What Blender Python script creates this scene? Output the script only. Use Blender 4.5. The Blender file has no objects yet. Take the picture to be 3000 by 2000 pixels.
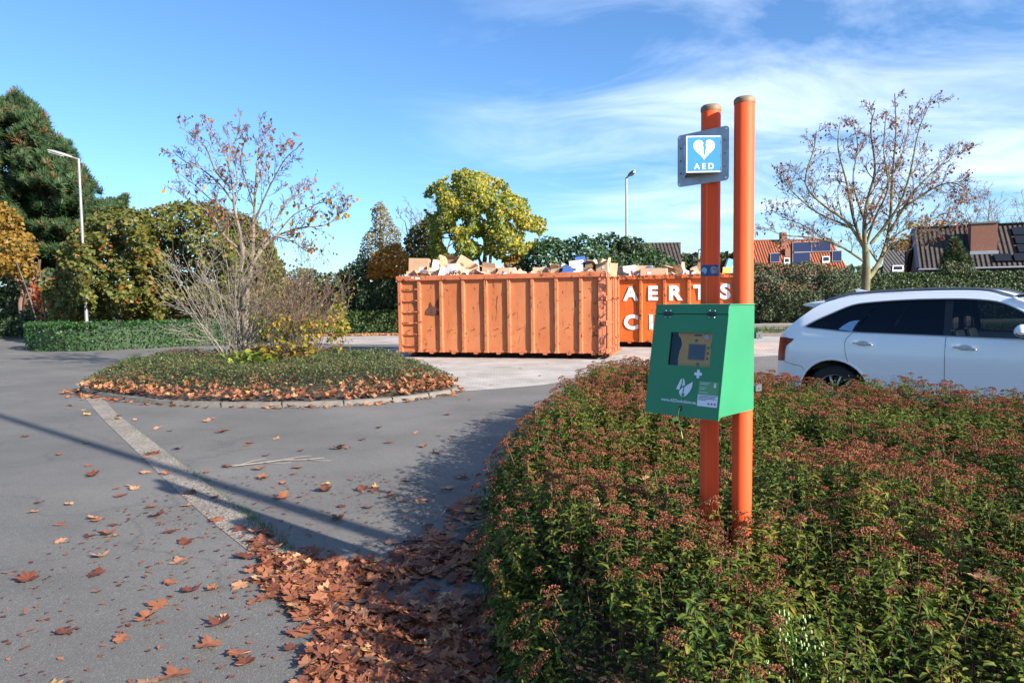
import bpy, bmesh, math, random
import numpy as np
from mathutils import Vector, Matrix, noise as mnoise
from mathutils.geometry import delaunay_2d_cdt
S = bpy.context.scene
COL = S.collection
rad = math.radians

# ------------------------------------------------------------------ camera, sky, sun, exposure
CAM_H, PITCH, ROLL, FPX = 1.65, rad(3.4), 0.0128, 2000.0
cd = bpy.data.cameras.new('camera'); cam = bpy.data.objects.new('camera', cd); COL.objects.link(cam)
cd.sensor_width = 36; cd.lens = 24; cd.clip_end = 3000; cd.clip_start = 0.05
cam.rotation_euler = (Matrix.Rotation(rad(90)-PITCH, 3, 'X') @ Matrix.Rotation(-ROLL, 3, 'Z')).to_euler()
cam.location = (0, 0, CAM_H)
S.camera = cam
SUN_EL = rad(24.3); SX, SY = 0.777, -0.6295
w = bpy.data.worlds.new('World'); S.world = w; w.use_nodes = True
nt = w.node_tree; nt.nodes.clear()
def nd(t, typ, **kw):
    n = t.nodes.new(typ)
    for k, v in kw.items():
        if k.startswith('i_'): n.inputs[k[2:].replace('_', ' ')].default_value = v
        else: setattr(n, k, v)
    return n
def mth(t, op, a, b=None, clamp=False):
    n = t.nodes.new('ShaderNodeMath'); n.operation = op; n.use_clamp = clamp
    for i, v in enumerate((a, b)):
        if v is None: continue
        if isinstance(v, (int, float)): n.inputs[i].default_value = v
        else: t.links.new(v, n.inputs[i])
    return n.outputs[0]
def ramp(t, fac, stops, interp='LINEAR'):
    n = t.nodes.new('ShaderNodeValToRGB'); cr = n.color_ramp; cr.interpolation = interp
    while len(cr.elements) < len(stops): cr.elements.new(0.5)
    for e, (p, c) in zip(cr.elements, stops):
        e.position = p; e.color = (c[0], c[1], c[2], 1) if not isinstance(c, (int, float)) else (c, c, c, 1)
    t.links.new(fac, n.inputs[0]); return n.outputs[0]
def mixc(t, fac, a, b, blend='MIX'):
    n = t.nodes.new('ShaderNodeMix'); n.data_type = 'RGBA'; n.blend_type = blend
    for i, v in ((0, fac), (6, a), (7, b)):
        if isinstance(v, (int, float)): n.inputs[i].default_value = v
        elif isinstance(v, tuple): n.inputs[i].default_value = (v[0], v[1], v[2], 1)
        else: t.links.new(v, n.inputs[i])
    return n.outputs[2]
sky = nd(nt, 'ShaderNodeTexSky', sky_type='NISHITA', sun_disc=False, sun_elevation=SUN_EL,
         sun_rotation=math.atan2(SX, SY), altitude=0, air_density=1.0, dust_density=0.4, ozone_density=2.2)
tc = nd(nt, 'ShaderNodeTexCoord'); sep = nd(nt, 'ShaderNodeSeparateXYZ'); nt.links.new(tc.outputs['Generated'], sep.inputs[0])
zz = mth(nt, 'ADD', mth(nt, 'MAXIMUM', sep.outputs[2], 0.0), 0.16)
cu, cv = mth(nt, 'DIVIDE', sep.outputs[0], zz), mth(nt, 'DIVIDE', sep.outputs[1], zz)
cmb = nd(nt, 'ShaderNodeCombineXYZ'); nt.links.new(cu, cmb.inputs[0]); nt.links.new(cv, cmb.inputs[1])
mp = nd(nt, 'ShaderNodeMapping'); nt.links.new(cmb.outputs[0], mp.inputs[0])
mp.inputs['Rotation'].default_value = (0, 0, rad(-35)); mp.inputs['Scale'].default_value = (0.75, 1.35, 1)
mp.inputs['Location'].default_value = (3.1, 1.7, 0)
n1 = nd(nt, 'ShaderNodeTexNoise', i_Scale=1.5, i_Detail=10.0, i_Roughness=0.6, i_Distortion=0.8); nt.links.new(mp.outputs[0], n1.inputs['Vector'])
n2 = nd(nt, 'ShaderNodeTexNoise', i_Scale=0.55, i_Detail=4.0, i_Roughness=0.5, i_Distortion=0.3); nt.links.new(mp.outputs[0], n2.inputs['Vector'])
az = mth(nt, 'DIVIDE', sep.outputs[0], mth(nt, 'MAXIMUM', sep.outputs[1], 0.05))
side = mth(nt, 'MULTIPLY', mth(nt, 'ADD', az, 0.22), 1.9, True)
cl = mth(nt, 'ADD', mth(nt, 'MULTIPLY', n1.outputs[0], 0.62), mth(nt, 'MULTIPLY', n2.outputs[0], 0.5))
cl = mth(nt, 'ADD', cl, mth(nt, 'MULTIPLY', mth(nt, 'SUBTRACT', side, 0.6), 0.16))
clm = ramp(nt, cl, [(0.51, 0.0), (0.61, 0.20), (0.71, 0.45), (0.86, 0.68)])
fade = mth(nt, 'MULTIPLY', mth(nt, 'MULTIPLY', sep.outputs[2], 9.0, True), mth(nt, 'MULTIPLY', side, 1.4, True))
clf = mth(nt, 'MULTIPLY', clm, fade)
skyc = mixc(nt, 1.0, sky.outputs[0], (0.76, 1.08, 1.42), 'MULTIPLY')
skyc = mixc(nt, clf, skyc, (9.6, 10.6, 12.0))
bg = nd(nt, 'ShaderNodeBackground'); bg.inputs[1].default_value = 0.066
nt.links.new(skyc, bg.inputs[0])
wo = nd(nt, 'ShaderNodeOutputWorld'); nt.links.new(bg.outputs[0], wo.inputs[0])
sd = bpy.data.lights.new('sun', 'SUN'); sun = bpy.data.objects.new('sun', sd); COL.objects.link(sun)
sd.energy = 5.0; sd.angle = rad(0.55); sd.color = (1.0, 0.93, 0.83)
sdir = Vector((SX*math.cos(SUN_EL), SY*math.cos(SUN_EL), math.sin(SUN_EL)))
sun.rotation_euler = sdir.to_track_quat('Z', 'Y').to_euler(); sun.location = sdir*50
S.view_settings.view_transform = 'Standard'; S.view_settings.look = 'None'
S.view_settings.exposure = 1.32; S.view_settings.gamma = 1
S.cycles.max_bounces = 6; S.cycles.transparent_max_bounces = 8
S.cycles.use_denoising = True

# ------------------------------------------------------------------ geometry helpers
def ray(px, py):
    x = (px-1500)/FPX; y = -(py-1000)/FPX; c, s = math.cos(ROLL), math.sin(ROLL)
    x, y = x*c+y*s, -x*s+y*c
    return (x, math.cos(PITCH)+y*math.sin(PITCH), -math.sin(PITCH)+y*math.cos(PITCH))
def at(px, py, Y):
    r = ray(px, py); k = Y/r[1]; return Vector((r[0]*k, Y, CAM_H+r[2]*k))
def gp(px, py, z=0.0):
    r = ray(px, py); k = (z-CAM_H)/r[2]; return Vector((r[0]*k, r[1]*k, z))

class Acc:
    """collects vertices and faces (any mix of sizes), a material number and a random number per face"""
    def __init__(s): s.V = []; s.F = []; s.M = []; s.R = []; s.n = 0
    def add(s, V, F, mat=0, rnd=0.5):
        V = np.asarray(V, dtype=np.float32).reshape(-1, 3)
        if isinstance(F, np.ndarray): Fl = [F]
        else:
            d = {}
            for f in F: d.setdefault(len(f), []).append(f)
            Fl = [np.array(x) for x in d.values()]
        for F_ in Fl:
            k = len(F_)
            s.F.append(F_+s.n)
            s.M.append(np.full(k, mat) if np.isscalar(mat) else np.asarray(mat))
            s.R.append(np.full(k, rnd, dtype=np.float32) if np.isscalar(rnd) else np.asarray(rnd, dtype=np.float32))
        s.V.append(V); s.n += len(V)
    def box(s, c, size, rot=None, mat=0):
        hx, hy, hz = size[0]/2, size[1]/2, size[2]/2
        V = [Vector((x, y, z)) for x in (-hx, hx) for y in (-hy, hy) for z in (-hz, hz)]
        if rot is not None: V = [rot @ v for v in V]
        V = [v+Vector(c) for v in V]
        s.add([tuple(v) for v in V], [(0, 1, 3, 2), (4, 6, 7, 5), (0, 4, 5, 1), (2, 3, 7, 6), (0, 2, 6, 4), (1, 5, 7, 3)], mat)
    def bx(s, x0, x1, y0, y1, z0, z1, mat=0): s.box(((x0+x1)/2, (y0+y1)/2, (z0+z1)/2), (x1-x0, y1-y0, z1-z0), None, mat)
    def tube(s, pts, r, n=8, mat=0, cap=True, rnd=0.5):
        pts = [Vector(p) for p in pts]; m = len(pts)
        rs = r if hasattr(r, '__len__') else [r]*m
        V = []; up = None
        for i, p in enumerate(pts):
            d = (pts[min(i+1, m-1)]-pts[max(i-1, 0)]).normalized()
            if up is None: up = d.orthogonal().normalized()
            up = (up-d*up.dot(d)); up = up.normalized() if up.length > 1e-6 else d.orthogonal().normalized()
            b = d.cross(up)
            for k in range(n):
                a = 2*math.pi*k/n; q = p+(up*math.cos(a)+b*math.sin(a))*rs[i]; V.append((q.x, q.y, q.z))
        F = [(i*n+k, i*n+(k+1) % n, (i+1)*n+(k+1) % n, (i+1)*n+k) for i in range(m-1) for k in range(n)]
        if cap: F += [tuple(range(n-1, -1, -1)), tuple((m-1)*n+k for k in range(n))]
        s.add(V, F, mat, rnd)
    def lathe(s, prof, c=(0, 0, 0), n=24, mat=0):
        V = []; m = len(prof)
        for r_, z in prof:
            for k in range(n):
                a = 2*math.pi*k/n; V.append((c[0]+r_*math.cos(a), c[1]+r_*math.sin(a), c[2]+z))
        F = [(i*n+k, i*n+(k+1) % n, (i+1)*n+(k+1) % n, (i+1)*n+k) for i in range(m-1) for k in range(n)]
        s.add(V, F, mat)
    def prism(s, poly, fn0, fn1, mat=0):
        """extrude a 2-D polygon between two maps (u,v)->3-D"""
        n = len(poly); V = [tuple(fn0(*p)) for p in poly]+[tuple(fn1(*p)) for p in poly]
        F = [tuple(range(n-1, -1, -1)), tuple(range(n, 2*n))]+[(k, (k+1) % n, n+(k+1) % n, n+k) for k in range(n)]
        s.add(V, F, mat)
    def build(s, name, mats, parent=None, smooth=False, bevel=0, loc=None, rotz=None, autosmooth=None):
        me = bpy.data.meshes.new(name)
        V = np.concatenate(s.V); nF = sum(len(f) for f in s.F)
        me.vertices.add(len(V)); me.vertices.foreach_set('co', V.ravel())
        loops = np.concatenate([f.ravel() for f in s.F]).astype(np.int32)
        tot = np.concatenate([np.full(len(f), f.shape[1]) for f in s.F]).astype(np.int32)
        st = np.concatenate([[0], np.cumsum(tot)[:-1]]).astype(np.int32)
        me.loops.add(len(loops)); me.loops.foreach_set('vertex_index', loops)
        me.polygons.add(nF); me.polygons.foreach_set('loop_start', st); me.polygons.foreach_set('loop_total', tot)
        me.polygons.foreach_set('material_index', np.concatenate(s.M).astype(np.int32))
        me.polygons.foreach_set('use_smooth', np.full(nF, bool(smooth)))
        a = me.attributes.new('rnd', 'FLOAT', 'FACE'); a.data.foreach_set('value', np.concatenate(s.R).astype(np.float32))
        for m in (mats if isinstance(mats, (list, tuple)) else [mats]): me.materials.append(m)
        me.update(calc_edges=True); me.validate()
        if autosmooth:
            try: me.set_sharp_from_angle(angle=rad(autosmooth))
            except Exception: pass
        o = bpy.data.objects.new(name, me); COL.objects.link(o)
        if parent: o.parent = parent
        if loc is not None: o.location = loc
        if rotz is not None: o.rotation_euler = (0, 0, rotz)
        if bevel:
            b = o.modifiers.new('bevel', 'BEVEL'); b.width = bevel; b.segments = 2; b.limit_method = 'ANGLE'; b.angle_limit = rad(40)
        return o
def tag(o, label=None, cat=None, group=None, kind=None):
    if label: o['label'] = label
    if cat: o['category'] = cat
    if group: o['group'] = group
    if kind: o['kind'] = kind
    return o
def empty(name, loc, rz=0, label=None, cat=None, group=None):
    o = bpy.data.objects.new(name, None); COL.objects.link(o); o.location = loc; o.rotation_euler = (0, 0, rz)
    o.empty_display_size = 0.1
    return tag(o, label, cat, group)
def cdt(outer, holes=(), step=None, extra=()):
    """triangulate a polygon with holes, with interior points on a grid"""
    pts = []; edges = []
    def loop(l):
        b = len(pts); pts.extend([Vector((p[0], p[1])) for p in l]); edges.extend([(b+i, b+(i+1) % len(l)) for i in range(len(l))])
    loop(outer)
    for h in holes: loop(h)
    def inside(p, l):
        c = False; j = len(l)-1
        for i in range(len(l)):
            if (l[i][1] > p[1]) != (l[j][1] > p[1]) and p[0] < (l[j][0]-l[i][0])*(p[1]-l[i][1])/(l[j][1]-l[i][1])+l[i][0]: c = not c
            j = i
        return c
    if step:
        xs = [p[0] for p in outer]; ys = [p[1] for p in outer]
        x = min(xs)+step/2
        while x < max(xs):
            y = min(ys)+step/2
            while y < max(ys):
                if inside((x, y), outer) and not any(inside((x, y), h) for h in holes): pts.append(Vector((x, y)))
                y += step
            x += step
    r = delaunay_2d_cdt(pts, edges, [], 0, 1e-6)
    V = r[0]; F = []
    for f in r[2]:
        c = sum((V[i] for i in f), Vector((0, 0)))/len(f)
        if inside(c, outer) and not any(inside(c, h) for h in holes): F.append(tuple(f))
    return [(v.x, v.y) for v in V], F
def rpoly(x0, x1, y0, y1, r, n=4):
    out = []
    for cx, cy, a0 in ((x1-r, y0+r, -90), (x1-r, y1-r, 0), (x0+r, y1-r, 90), (x0+r, y0+r, 180)):
        for k in range(n+1): a = rad(a0+90*k/n); out.append((cx+r*math.cos(a), cy+r*math.sin(a)))
    return out
def text_mesh(txt, size, bold=0.0, spacing=1.0, extrude=0.0, align='CENTER'):
    cu_ = bpy.data.curves.new('t', 'FONT'); cu_.body = txt; cu_.size = size; cu_.offset = bold; cu_.space_character = spacing
    cu_.align_x = align; cu_.align_y = 'CENTER'; cu_.extrude = extrude; cu_.resolution_u = 4
    o = bpy.data.objects.new('t', cu_); COL.objects.link(o)
    bpy.context.view_layer.update()
    me = o.to_mesh(); V = [tuple(v.co) for v in me.vertices]; F = [tuple(p.vertices) for p in me.polygons]
    o.to_mesh_clear(); bpy.data.objects.remove(o); bpy.data.curves.remove(cu_)
    return V, F
def smoothpath(pts, n=6):
    """Catmull-Rom through points"""
    P = [Vector(p) for p in pts]; out = []
    for i in range(len(P)-1):
        a, b, c, d = P[max(i-1, 0)], P[i], P[i+1], P[min(i+2, len(P)-1)]
        for k in range(n):
            t = k/n
            out.append(0.5*((2*b)+(-a+c)*t+(2*a-5*b+4*c-d)*t*t+(-a+3*b-3*c+d)*t**3))
    out.append(P[-1]); return out
RG = np.random.default_rng(7)
random.seed(7)
def frames(d, up=None, roll=None):
    """rotation matrices (n,3,3) whose columns are x (side), y (along d), z (normal)"""
    d = d/np.linalg.norm(d, axis=1, keepdims=True)
    if up is None: up = np.tile([0, 0, 1.0], (len(d), 1))
    x = np.cross(d, up); l = np.linalg.norm(x, axis=1, keepdims=True); bad = l[:, 0] < 1e-4
    x[bad] = [1, 0, 0]; l[bad] = 1; x = x/l
    z = np.cross(x, d)
    if roll is not None:
        c, s = np.cos(roll)[:, None], np.sin(roll)[:, None]; x, z = x*c+z*s, z*c-x*s
    return np.stack([x, d, z], axis=2)
def inst(acc, TV, TF, pos, R, scale, mat=0, rnd=None, frnd=None):
    """place a template (TV,TF) at many poses; rnd is one number per copy (or frnd: per-face offsets)"""
    TV = np.asarray(TV, dtype=np.float64); n = len(pos); k = len(TV)
    sc = np.asarray(scale).reshape(-1, 1, 1) if np.ndim(scale) else scale
    V = np.einsum('nij,kj->nki', R, TV)*sc+pos[:, None, :]
    if rnd is None: rnd = RG.random(n)
    if not isinstance(TF, list): TF = [TF]
    off = (np.arange(n)*k)[:, None, None]
    base = acc.n; acc.V.append(V.reshape(-1, 3).astype(np.float32)); acc.n += n*k
    for j, tf in enumerate(TF):
        tf = np.asarray(tf); F = (tf[None]+off).reshape(-1, tf.shape[1])+base
        acc.F.append(F)
        m = mat[j] if isinstance(mat, (list, tuple)) else mat
        if isinstance(m, np.ndarray): acc.M.append(np.tile(m, n))
        else: acc.M.append(np.full(len(F), m))
        rr = np.repeat(rnd, len(tf)).astype(np.float32)
        if frnd is not None: rr = rr+np.tile(frnd[j], n)
        acc.R.append(rr.astype(np.float32))
LEAF_V = np.array([(0, 0, 0), (.28, .35, .08), (0, .5, 0), (-.28, .35, .08), (.2, .75, .03), (-.2, .75, .03), (0, 1, -.1)])
LEAF_F = np.array([(0, 1, 2, 3), (2, 1, 4, 6), (3, 2, 6, 5)])
CARD_V = np.array([(0, 0, 0), (.38, .45, .07), (0, 1, -.05), (-.38, .5, .07)]); CARD_F = np.array([(0, 1, 2, 3)])
def runit(n):
    v = RG.normal(size=(n, 3)); return v/np.linalg.norm(v, axis=1, keepdims=True)

# ------------------------------------------------------------------ materials
MATS = {}
def newmat(name):
    m = bpy.data.materials.new(name); m.use_nodes = True; t = m.node_tree; b = t.nodes['Principled BSDF']
    MATS[name] = m; return m, t, b
def coords(t, obj=True, scale=(1, 1, 1)):
    tc_ = nd(t, 'ShaderNodeTexCoord'); mp_ = nd(t, 'ShaderNodeMapping'); mp_.inputs['Scale'].default_value = scale
    t.links.new(tc_.outputs['Object'], mp_.inputs[0]); return mp_.outputs[0]
def tnoise(t, vec, scale, detail=4, rough=0.55, dist=0):
    n = nd(t, 'ShaderNodeTexNoise', i_Scale=scale, i_Detail=float(detail), i_Roughness=rough, i_Distortion=dist); t.links.new(vec, n.inputs['Vector']); return n.outputs[0]
def bump(t, b, h, strength=0.3, dist=0.01):
    n = nd(t, 'ShaderNodeBump'); n.inputs['Strength'].default_value = strength; n.inputs['Distance'].default_value = dist
    t.links.new(h, n.inputs['Height']); t.links.new(n.outputs[0], b.inputs['Normal'])
def plain(name, col, rough=0.5, metal=0.0, var=0.12, scale=6.0, bmp=0.0, coat=0.0, spec=0.5):
    m, t, b = newmat(name); v = coords(t)
    n = tnoise(t, v, scale, 5)
    lo = tuple(max(0, c*(1-var)) for c in col); hi = tuple(min(1, c*(1+var)) for c in col)
    t.links.new(ramp(t, n, [(0.3, lo), (0.7, hi)]), b.inputs['Base Color'])
    b.inputs['Roughness'].default_value = rough; b.inputs['Metallic'].default_value = metal
    b.inputs['Coat Weight'].default_value = coat; b.inputs['Coat Roughness'].default_value = 0.05; b.inputs['Specular IOR Level'].default_value = spec
    if bmp: bump(t, b, tnoise(t, v, scale*6, 6), bmp, 0.004)
    return m
def leafmat(name, stops, rough=0.5, transl=0.25, spec=0.3, big=None):
    m, t, b = newmat(name); at_ = nd(t, 'ShaderNodeAttribute', attribute_name='rnd')
    f = at_.outputs['Fac']
    if big:   # colour patches that belong to the plant
        v = coords(t); f = mth(t, 'ADD', f, mth(t, 'MULTIPLY', mth(t, 'SUBTRACT', tnoise(t, v, big[0], 2), 0.5), big[1]), True)
    c = ramp(t, f, stops)
    t.links.new(c, b.inputs['Base Color']); b.inputs['Roughness'].default_value = rough; b.inputs['Specular IOR Level'].default_value = spec
    tr = nd(t, 'ShaderNodeBsdfTranslucent'); t.links.new(c, tr.inputs[0]); mx = nd(t, 'ShaderNodeMixShader'); mx.inputs[0].default_value = transl
    out = t.nodes['Material Output']; t.links.new(b.outputs[0], mx.inputs[1]); t.links.new(tr.outputs[0], mx.inputs[2]); t.links.new(mx.outputs[0], out.inputs[0])
    return m
def bark(name, c1, c2, scale=8):
    m, t, b = newmat(name); v = coords(t, scale=(1, 1, .35))
    t.links.new(ramp(t, tnoise(t, v, scale, 6, .6), [(.35, c1), (.62, c2)]), b.inputs['Base Color']); b.inputs['Roughness'].default_value = .85
    bump(t, b, tnoise(t, v, scale*4, 5), .5, .01); return m

def asphalt_mat():
    m, t, b = newmat('asphalt'); v = coords(t)
    fine = tnoise(t, v, 260, 2, .7); big = tnoise(t, v, .55, 5, .6); mid = tnoise(t, v, 5, 5, .65, .4)
    vo = nd(t, 'ShaderNodeTexVoronoi', i_Scale=150.0); t.links.new(v, vo.inputs['Vector'])
    sp = ramp(t, vo.outputs['Color'], [(0.0, .72), (.75, .98), (1.0, 1.5)])
    c = ramp(t, big, [(.3, (.134, .127, .117)), (.7, (.200, .188, .171))])
    c = mixc(t, 1.0, c, sp, 'MULTIPLY')
    c = mixc(t, ramp(t, mid, [(.58, 0), (.78, .35)]), c, (.08, .08, .08))
    vs = coords(t, scale=(.22, 1.1, 1)); streak = tnoise(t, vs, 2.2, 5, .6, .8)
    c = mixc(t, ramp(t, streak, [(.60, 0), (.75, .4)]), c, (.09, .09, .09))
    c = mixc(t, ramp(t, fine, [(.68, 0), (.78, .4)]), c, (.42, .40, .37))
    cr = nd(t, 'ShaderNodeTexVoronoi', feature='DISTANCE_TO_EDGE', i_Scale=.28); wv = nd(t, 'ShaderNodeVectorMath', operation='ADD')
    nn = nd(t, 'ShaderNodeTexNoise', i_Scale=1.2, i_Detail=5.0); t.links.new(v, nn.inputs['Vector']); t.links.new(v, wv.inputs[0]); t.links.new(nn.outputs[1], wv.inputs[1]); t.links.new(wv.outputs[0], cr.inputs['Vector'])
    c = mixc(t, ramp(t, cr.outputs[0], [(.0, .35), (.004, .15), (.009, 0)]), c, (.07, .07, .07))
    c = mixc(t, 1.0, c, ramp(t, tnoise(t, coords(t, scale=(.12, .12, 1)), 1.6, 3, .5, .5), [(.3, .82), (.7, 1.12)]), 'MULTIPLY')
    t.links.new(c, b.inputs['Base Color']); b.inputs['Roughness'].default_value = .8; b.inputs['Specular IOR Level'].default_value = .3
    bump(t, b, mth(t, 'ADD', fine, vo.outputs[0]), .55, .004); return m
def paver_mat(name, c1, c2, mortar, sx=.22, sy=.11, rot=0.3):
    m, t, b = newmat(name); tc_ = nd(t, 'ShaderNodeTexCoord'); mp_ = nd(t, 'ShaderNodeMapping'); mp_.inputs['Rotation'].default_value = (0, 0, rot)
    t.links.new(tc_.outputs['Object'], mp_.inputs[0]); v = mp_.outputs[0]
    br = nd(t, 'ShaderNodeTexBrick', i_Scale=1.0, i_Mortar_Size=.008, i_Brick_Width=sx, i_Row_Height=sy); t.links.new(v, br.inputs['Vector'])
    br.inputs['Color1'].default_value = (*c1, 1); br.inputs['Color2'].default_value = (*c2, 1); br.inputs['Mortar'].default_value = (*mortar, 1)
    n = tnoise(t, v, .9, 6, .6)
    c = mixc(t, 1.0, br.outputs[0], ramp(t, n, [(.3, .72), (.7, 1.2)]), 'MULTIPLY')
    c = mixc(t, ramp(t, tnoise(t, v, 40, 3), [(.6, 0), (.8, .5)]), c, (.12, .11, .1))
    t.links.new(c, b.inputs['Base Color']); b.inputs['Roughness'].default_value = .9; bump(t, b, br.outputs['Fac'], -.4, .006); return m
def aggregate_mat(name, cols, scale=90, bm=.6):
    m, t, b = newmat(name); v = coords(t)
    vo = nd(t, 'ShaderNodeTexVoronoi', i_Scale=float(scale)); t.links.new(v, vo.inputs['Vector'])
    c = ramp(t, vo.outputs['Color'], [(i/(len(cols)-1), x) for i, x in enumerate(cols)])
    c = mixc(t, 1.0, c, ramp(t, tnoise(t, v, 1.8, 6), [(.3, .7), (.7, 1.15)]), 'MULTIPLY')
    t.links.new(c, b.inputs['Base Color']); b.inputs['Roughness'].default_value = .9; bump(t, b, vo.outputs[0], bm, .01); return m
def paint_rust(name, base, faded, rust=.5, big=1.0, dirt=0.4):
    """sun-bleached orange paint over steel with rust chips, scratches and run-down stains"""
    m, t, b = newmat(name); v = coords(t); vs = coords(t, scale=(3.2, 3.2, .5)); vx = coords(t, scale=(.5, .5, 5))
    c = ramp(t, tnoise(t, v, 1.1*big, 5, .6, .3), [(.3, base), (.72, faded)])
    c = mixc(t, ramp(t, tnoise(t, vs, 2.4, 6, .65), [(.55, 0), (.8, dirt)]), c, (.36, .12, .055))
    chips = ramp(t, tnoise(t, v, 5.5, 8, .72, .6), [(.665-.05*rust, 0), (.69-.05*rust, 1)])
    scr = ramp(t, tnoise(t, coords(t, scale=(9, 9, .9)), 1.7, 3, .5, 1.2), [(.70-.03*rust, 0), (.71-.03*rust, 1)])
    rc = ramp(t, tnoise(t, v, 9, 4), [(.3, (.05, .018, .012)), (.7, (.16, .055, .03))])
    c = mixc(t, mth(t, 'MAXIMUM', chips, mth(t, 'MULTIPLY', scr, .8)), c, rc)
    t.links.new(c, b.inputs['Base Color']); b.inputs['Roughness'].default_value = .55; b.inputs['Specular IOR Level'].default_value = .35
    bump(t, b, tnoise(t, v, 2.2, 3), .25, .03); return m
def tile_mat(name, c1, c2, su, sv):
    """roof tiles: u along the ridge, v down the slope, in the mesh's own x and y"""
    m, t, b = newmat(name); tc_ = nd(t, 'ShaderNodeTexCoord'); sp = nd(t, 'ShaderNodeSeparateXYZ'); t.links.new(tc_.outputs['Object'], sp.inputs[0])
    wx = mth(t, 'SINE', mth(t, 'MULTIPLY', sp.outputs[0], 2*math.pi/su))
    wy = mth(t, 'FRACT', mth(t, 'DIVIDE', sp.outputs[2], sv))
    v = tc_.outputs['Object']; n = tnoise(t, v, 3, 5, .7)
    c = ramp(t, n, [(.32, c1), (.68, c2)])
    t.links.new(c, b.inputs['Base Color']); b.inputs['Roughness'].default_value = .9; b.inputs['Specular IOR Level'].default_value = .15
    bump(t, b, mth(t, 'ADD', wx, mth(t, 'MULTIPLY', wy, -.9)), .9, .05); return m

M = {}
M['asphalt'] = asphalt_mat()
M['paver'] = paver_mat('concrete_pavers', (.36, .325, .29), (.44, .40, .36), (.24, .22, .2), .22, .11, .3)
M['paver2'] = paver_mat('pavement_bricks', (.36, .31, .28), (.43, .38, .34), (.22, .2, .18), .2, .2, .1)
M['strip'] = aggregate_mat('concrete_gutter', [(.12, .098, .078), (.22, .185, .15), (.33, .285, .235), (.155, .122, .095)], 55, .8)
M['kerb'] = plain('kerb_concrete', (.145, .132, .115), .85, 0, .22, 9, .5)
M['soil'] = plain('soil', (.055, .038, .027), .95, 0, .4, 8, .8)
M['ground'] = plain('meadow_ground', (.055, .06, .03), .95, 0, .4, .6, .5)
M['orange_post'] = plain('orange_powder_coat', (.80, .090, .025), .55, 0, .10, 2, .05, 0, .18)
M['cap'] = plain('beige_plastic', (.20, .135, .08), .6, 0, .1, 20, .2)
M['green'] = plain('green_powder_coat', (.030, .215, .100), .45, 0, .10, 3, .04, 0, .35)
M['black'] = plain('black_plastic', (.012, .012, .013), .45, 0, .1, 20)
M['steel'] = plain('bright_steel', (.55, .55, .56), .3, .9, .08, 30)
M['galv'] = plain('galvanised_plate', (.34, .36, .40), .45, .55, .15, 25)
M['white_print'] = plain('white_print', (.68, .72, .82), .5, 0, .03, 5)
M['white_sign'] = plain('white_sign_paint', (.86, .86, .86), .35, 0, .02, 5)
M['blue_sign'] = plain('blue_sign_paint', (.036, .205, .39), .3, 0, .05, 12)
M['yellow'] = plain('yellow_plastic', (.92, .46, .035), .4, 0, .05, 10)
M['dgrey'] = plain('dark_grey_screen', (.045, .045, .06), .3, 0, .1, 10)
M['navy'] = plain('navy_padding', (.012, .016, .045), .8, 0, .2, 20)
M['sticker_green'] = plain('green_sticker', (.10, .30, .13), .5, 0, .05, 10)
M['red_print'] = plain('red_print', (.55, .03, .04), .5, 0, .05, 10)
M['text_dark'] = plain('dark_print', (.03, .03, .05), .6, 0, .1, 10)
M['blue_sticker'] = plain('blue_sticker', (.018, .04, .17), .4, 0, .3, 60)
M['c1'] = paint_rust('bleached_orange_paint', (.41, .120, .040), (.47, .170, .070), 1.15, .8, .85)
M['c1rib'] = paint_rust('worn_orange_paint', (.42, .115, .045), (.49, .165, .075), 1.9, 2.5, .55)
M['c1post'] = paint_rust('rusty_orange_paint', (.54, .15, .068), (.6, .2, .1), 3.3, 2.5, .7)
M['c2'] = paint_rust('bright_orange_paint', (.62, .115, .018), (.68, .15, .028), 1.0, .8, .25)
M['c2rib'] = paint_rust('worn_bright_orange_paint', (.58, .11, .022), (.62, .15, .045), 2.2, 2.5, .4)
M['c2rim'] = paint_rust('rusted_rim_paint', (.72, .16, .035), (.6, .14, .04), 3.2, 1.5, .6)
M['rust'] = plain('rusty_steel', (.10, .038, .022), .8, .1, .45, 9, .6)
M['dark_steel'] = plain('dark_underframe', (.05, .022, .016), .8, .1, .4, 9, .4)
M['lamp_metal'] = plain('grey_lamp_metal', (.24, .235, .23), .5, .3, .08, 5)
M['lamp_dark'] = plain('dark_lamp_housing', (.10, .105, .11), .5, .2, .1, 5)
M['lamp_lens'] = plain('clouded_lamp_lens', (.28, .28, .27), .25, 0, .05, 5)
M['bark_maple'] = bark('grey_brown_bark', (.11, .085, .06), (.25, .205, .15), 9)
M['bark_green'] = bark('lichen_bark', (.075, .062, .035), (.19, .165, .075), 3)
M['bark_dark'] = bark('dark_bark', (.045, .033, .025), (.13, .095, .07), 4)
M['bark_pine'] = bark('pine_bark', (.09, .05, .03), (.2, .115, .075), 2)
M['twig_pale'] = plain('pale_twigs', (.24, .205, .165), .8, 0, .3, 3)
M['twig_red'] = plain('reddish_twigs', (.15, .088, .066), .8, 0, .3, 3)
G = leafmat
M['spirea'] = G('spirea_leaves', [(0, (.014, .036, .008)), (.32, (.060, .105, .016)), (.60, (.14, .175, .026)), (.80, (.24, .21, .034)), (.90, (.26, .12, .02)), (1, (.18, .025, .02))], .55, .35, .22, (1.6, .65))
M['spirea_head'] = G('faded_flower_heads', [(0, (.09, .030, .018)), (.5, (.22, .078, .042)), (1, (.36, .155, .085))], .85, .1, .1)
M['hedge_olive'] = G('olive_hedge_leaves', [(0, (.018, .038, .010)), (.6, (.045, .078, .018)), (.9, (.09, .115, .03)), (1, (.16, .10, .035))], .5, .15, .4)
M['twig_fine'] = plain('fine_red_brown_twigs', (.14, .095, .075), .8, 0, .3, 3)
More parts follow.
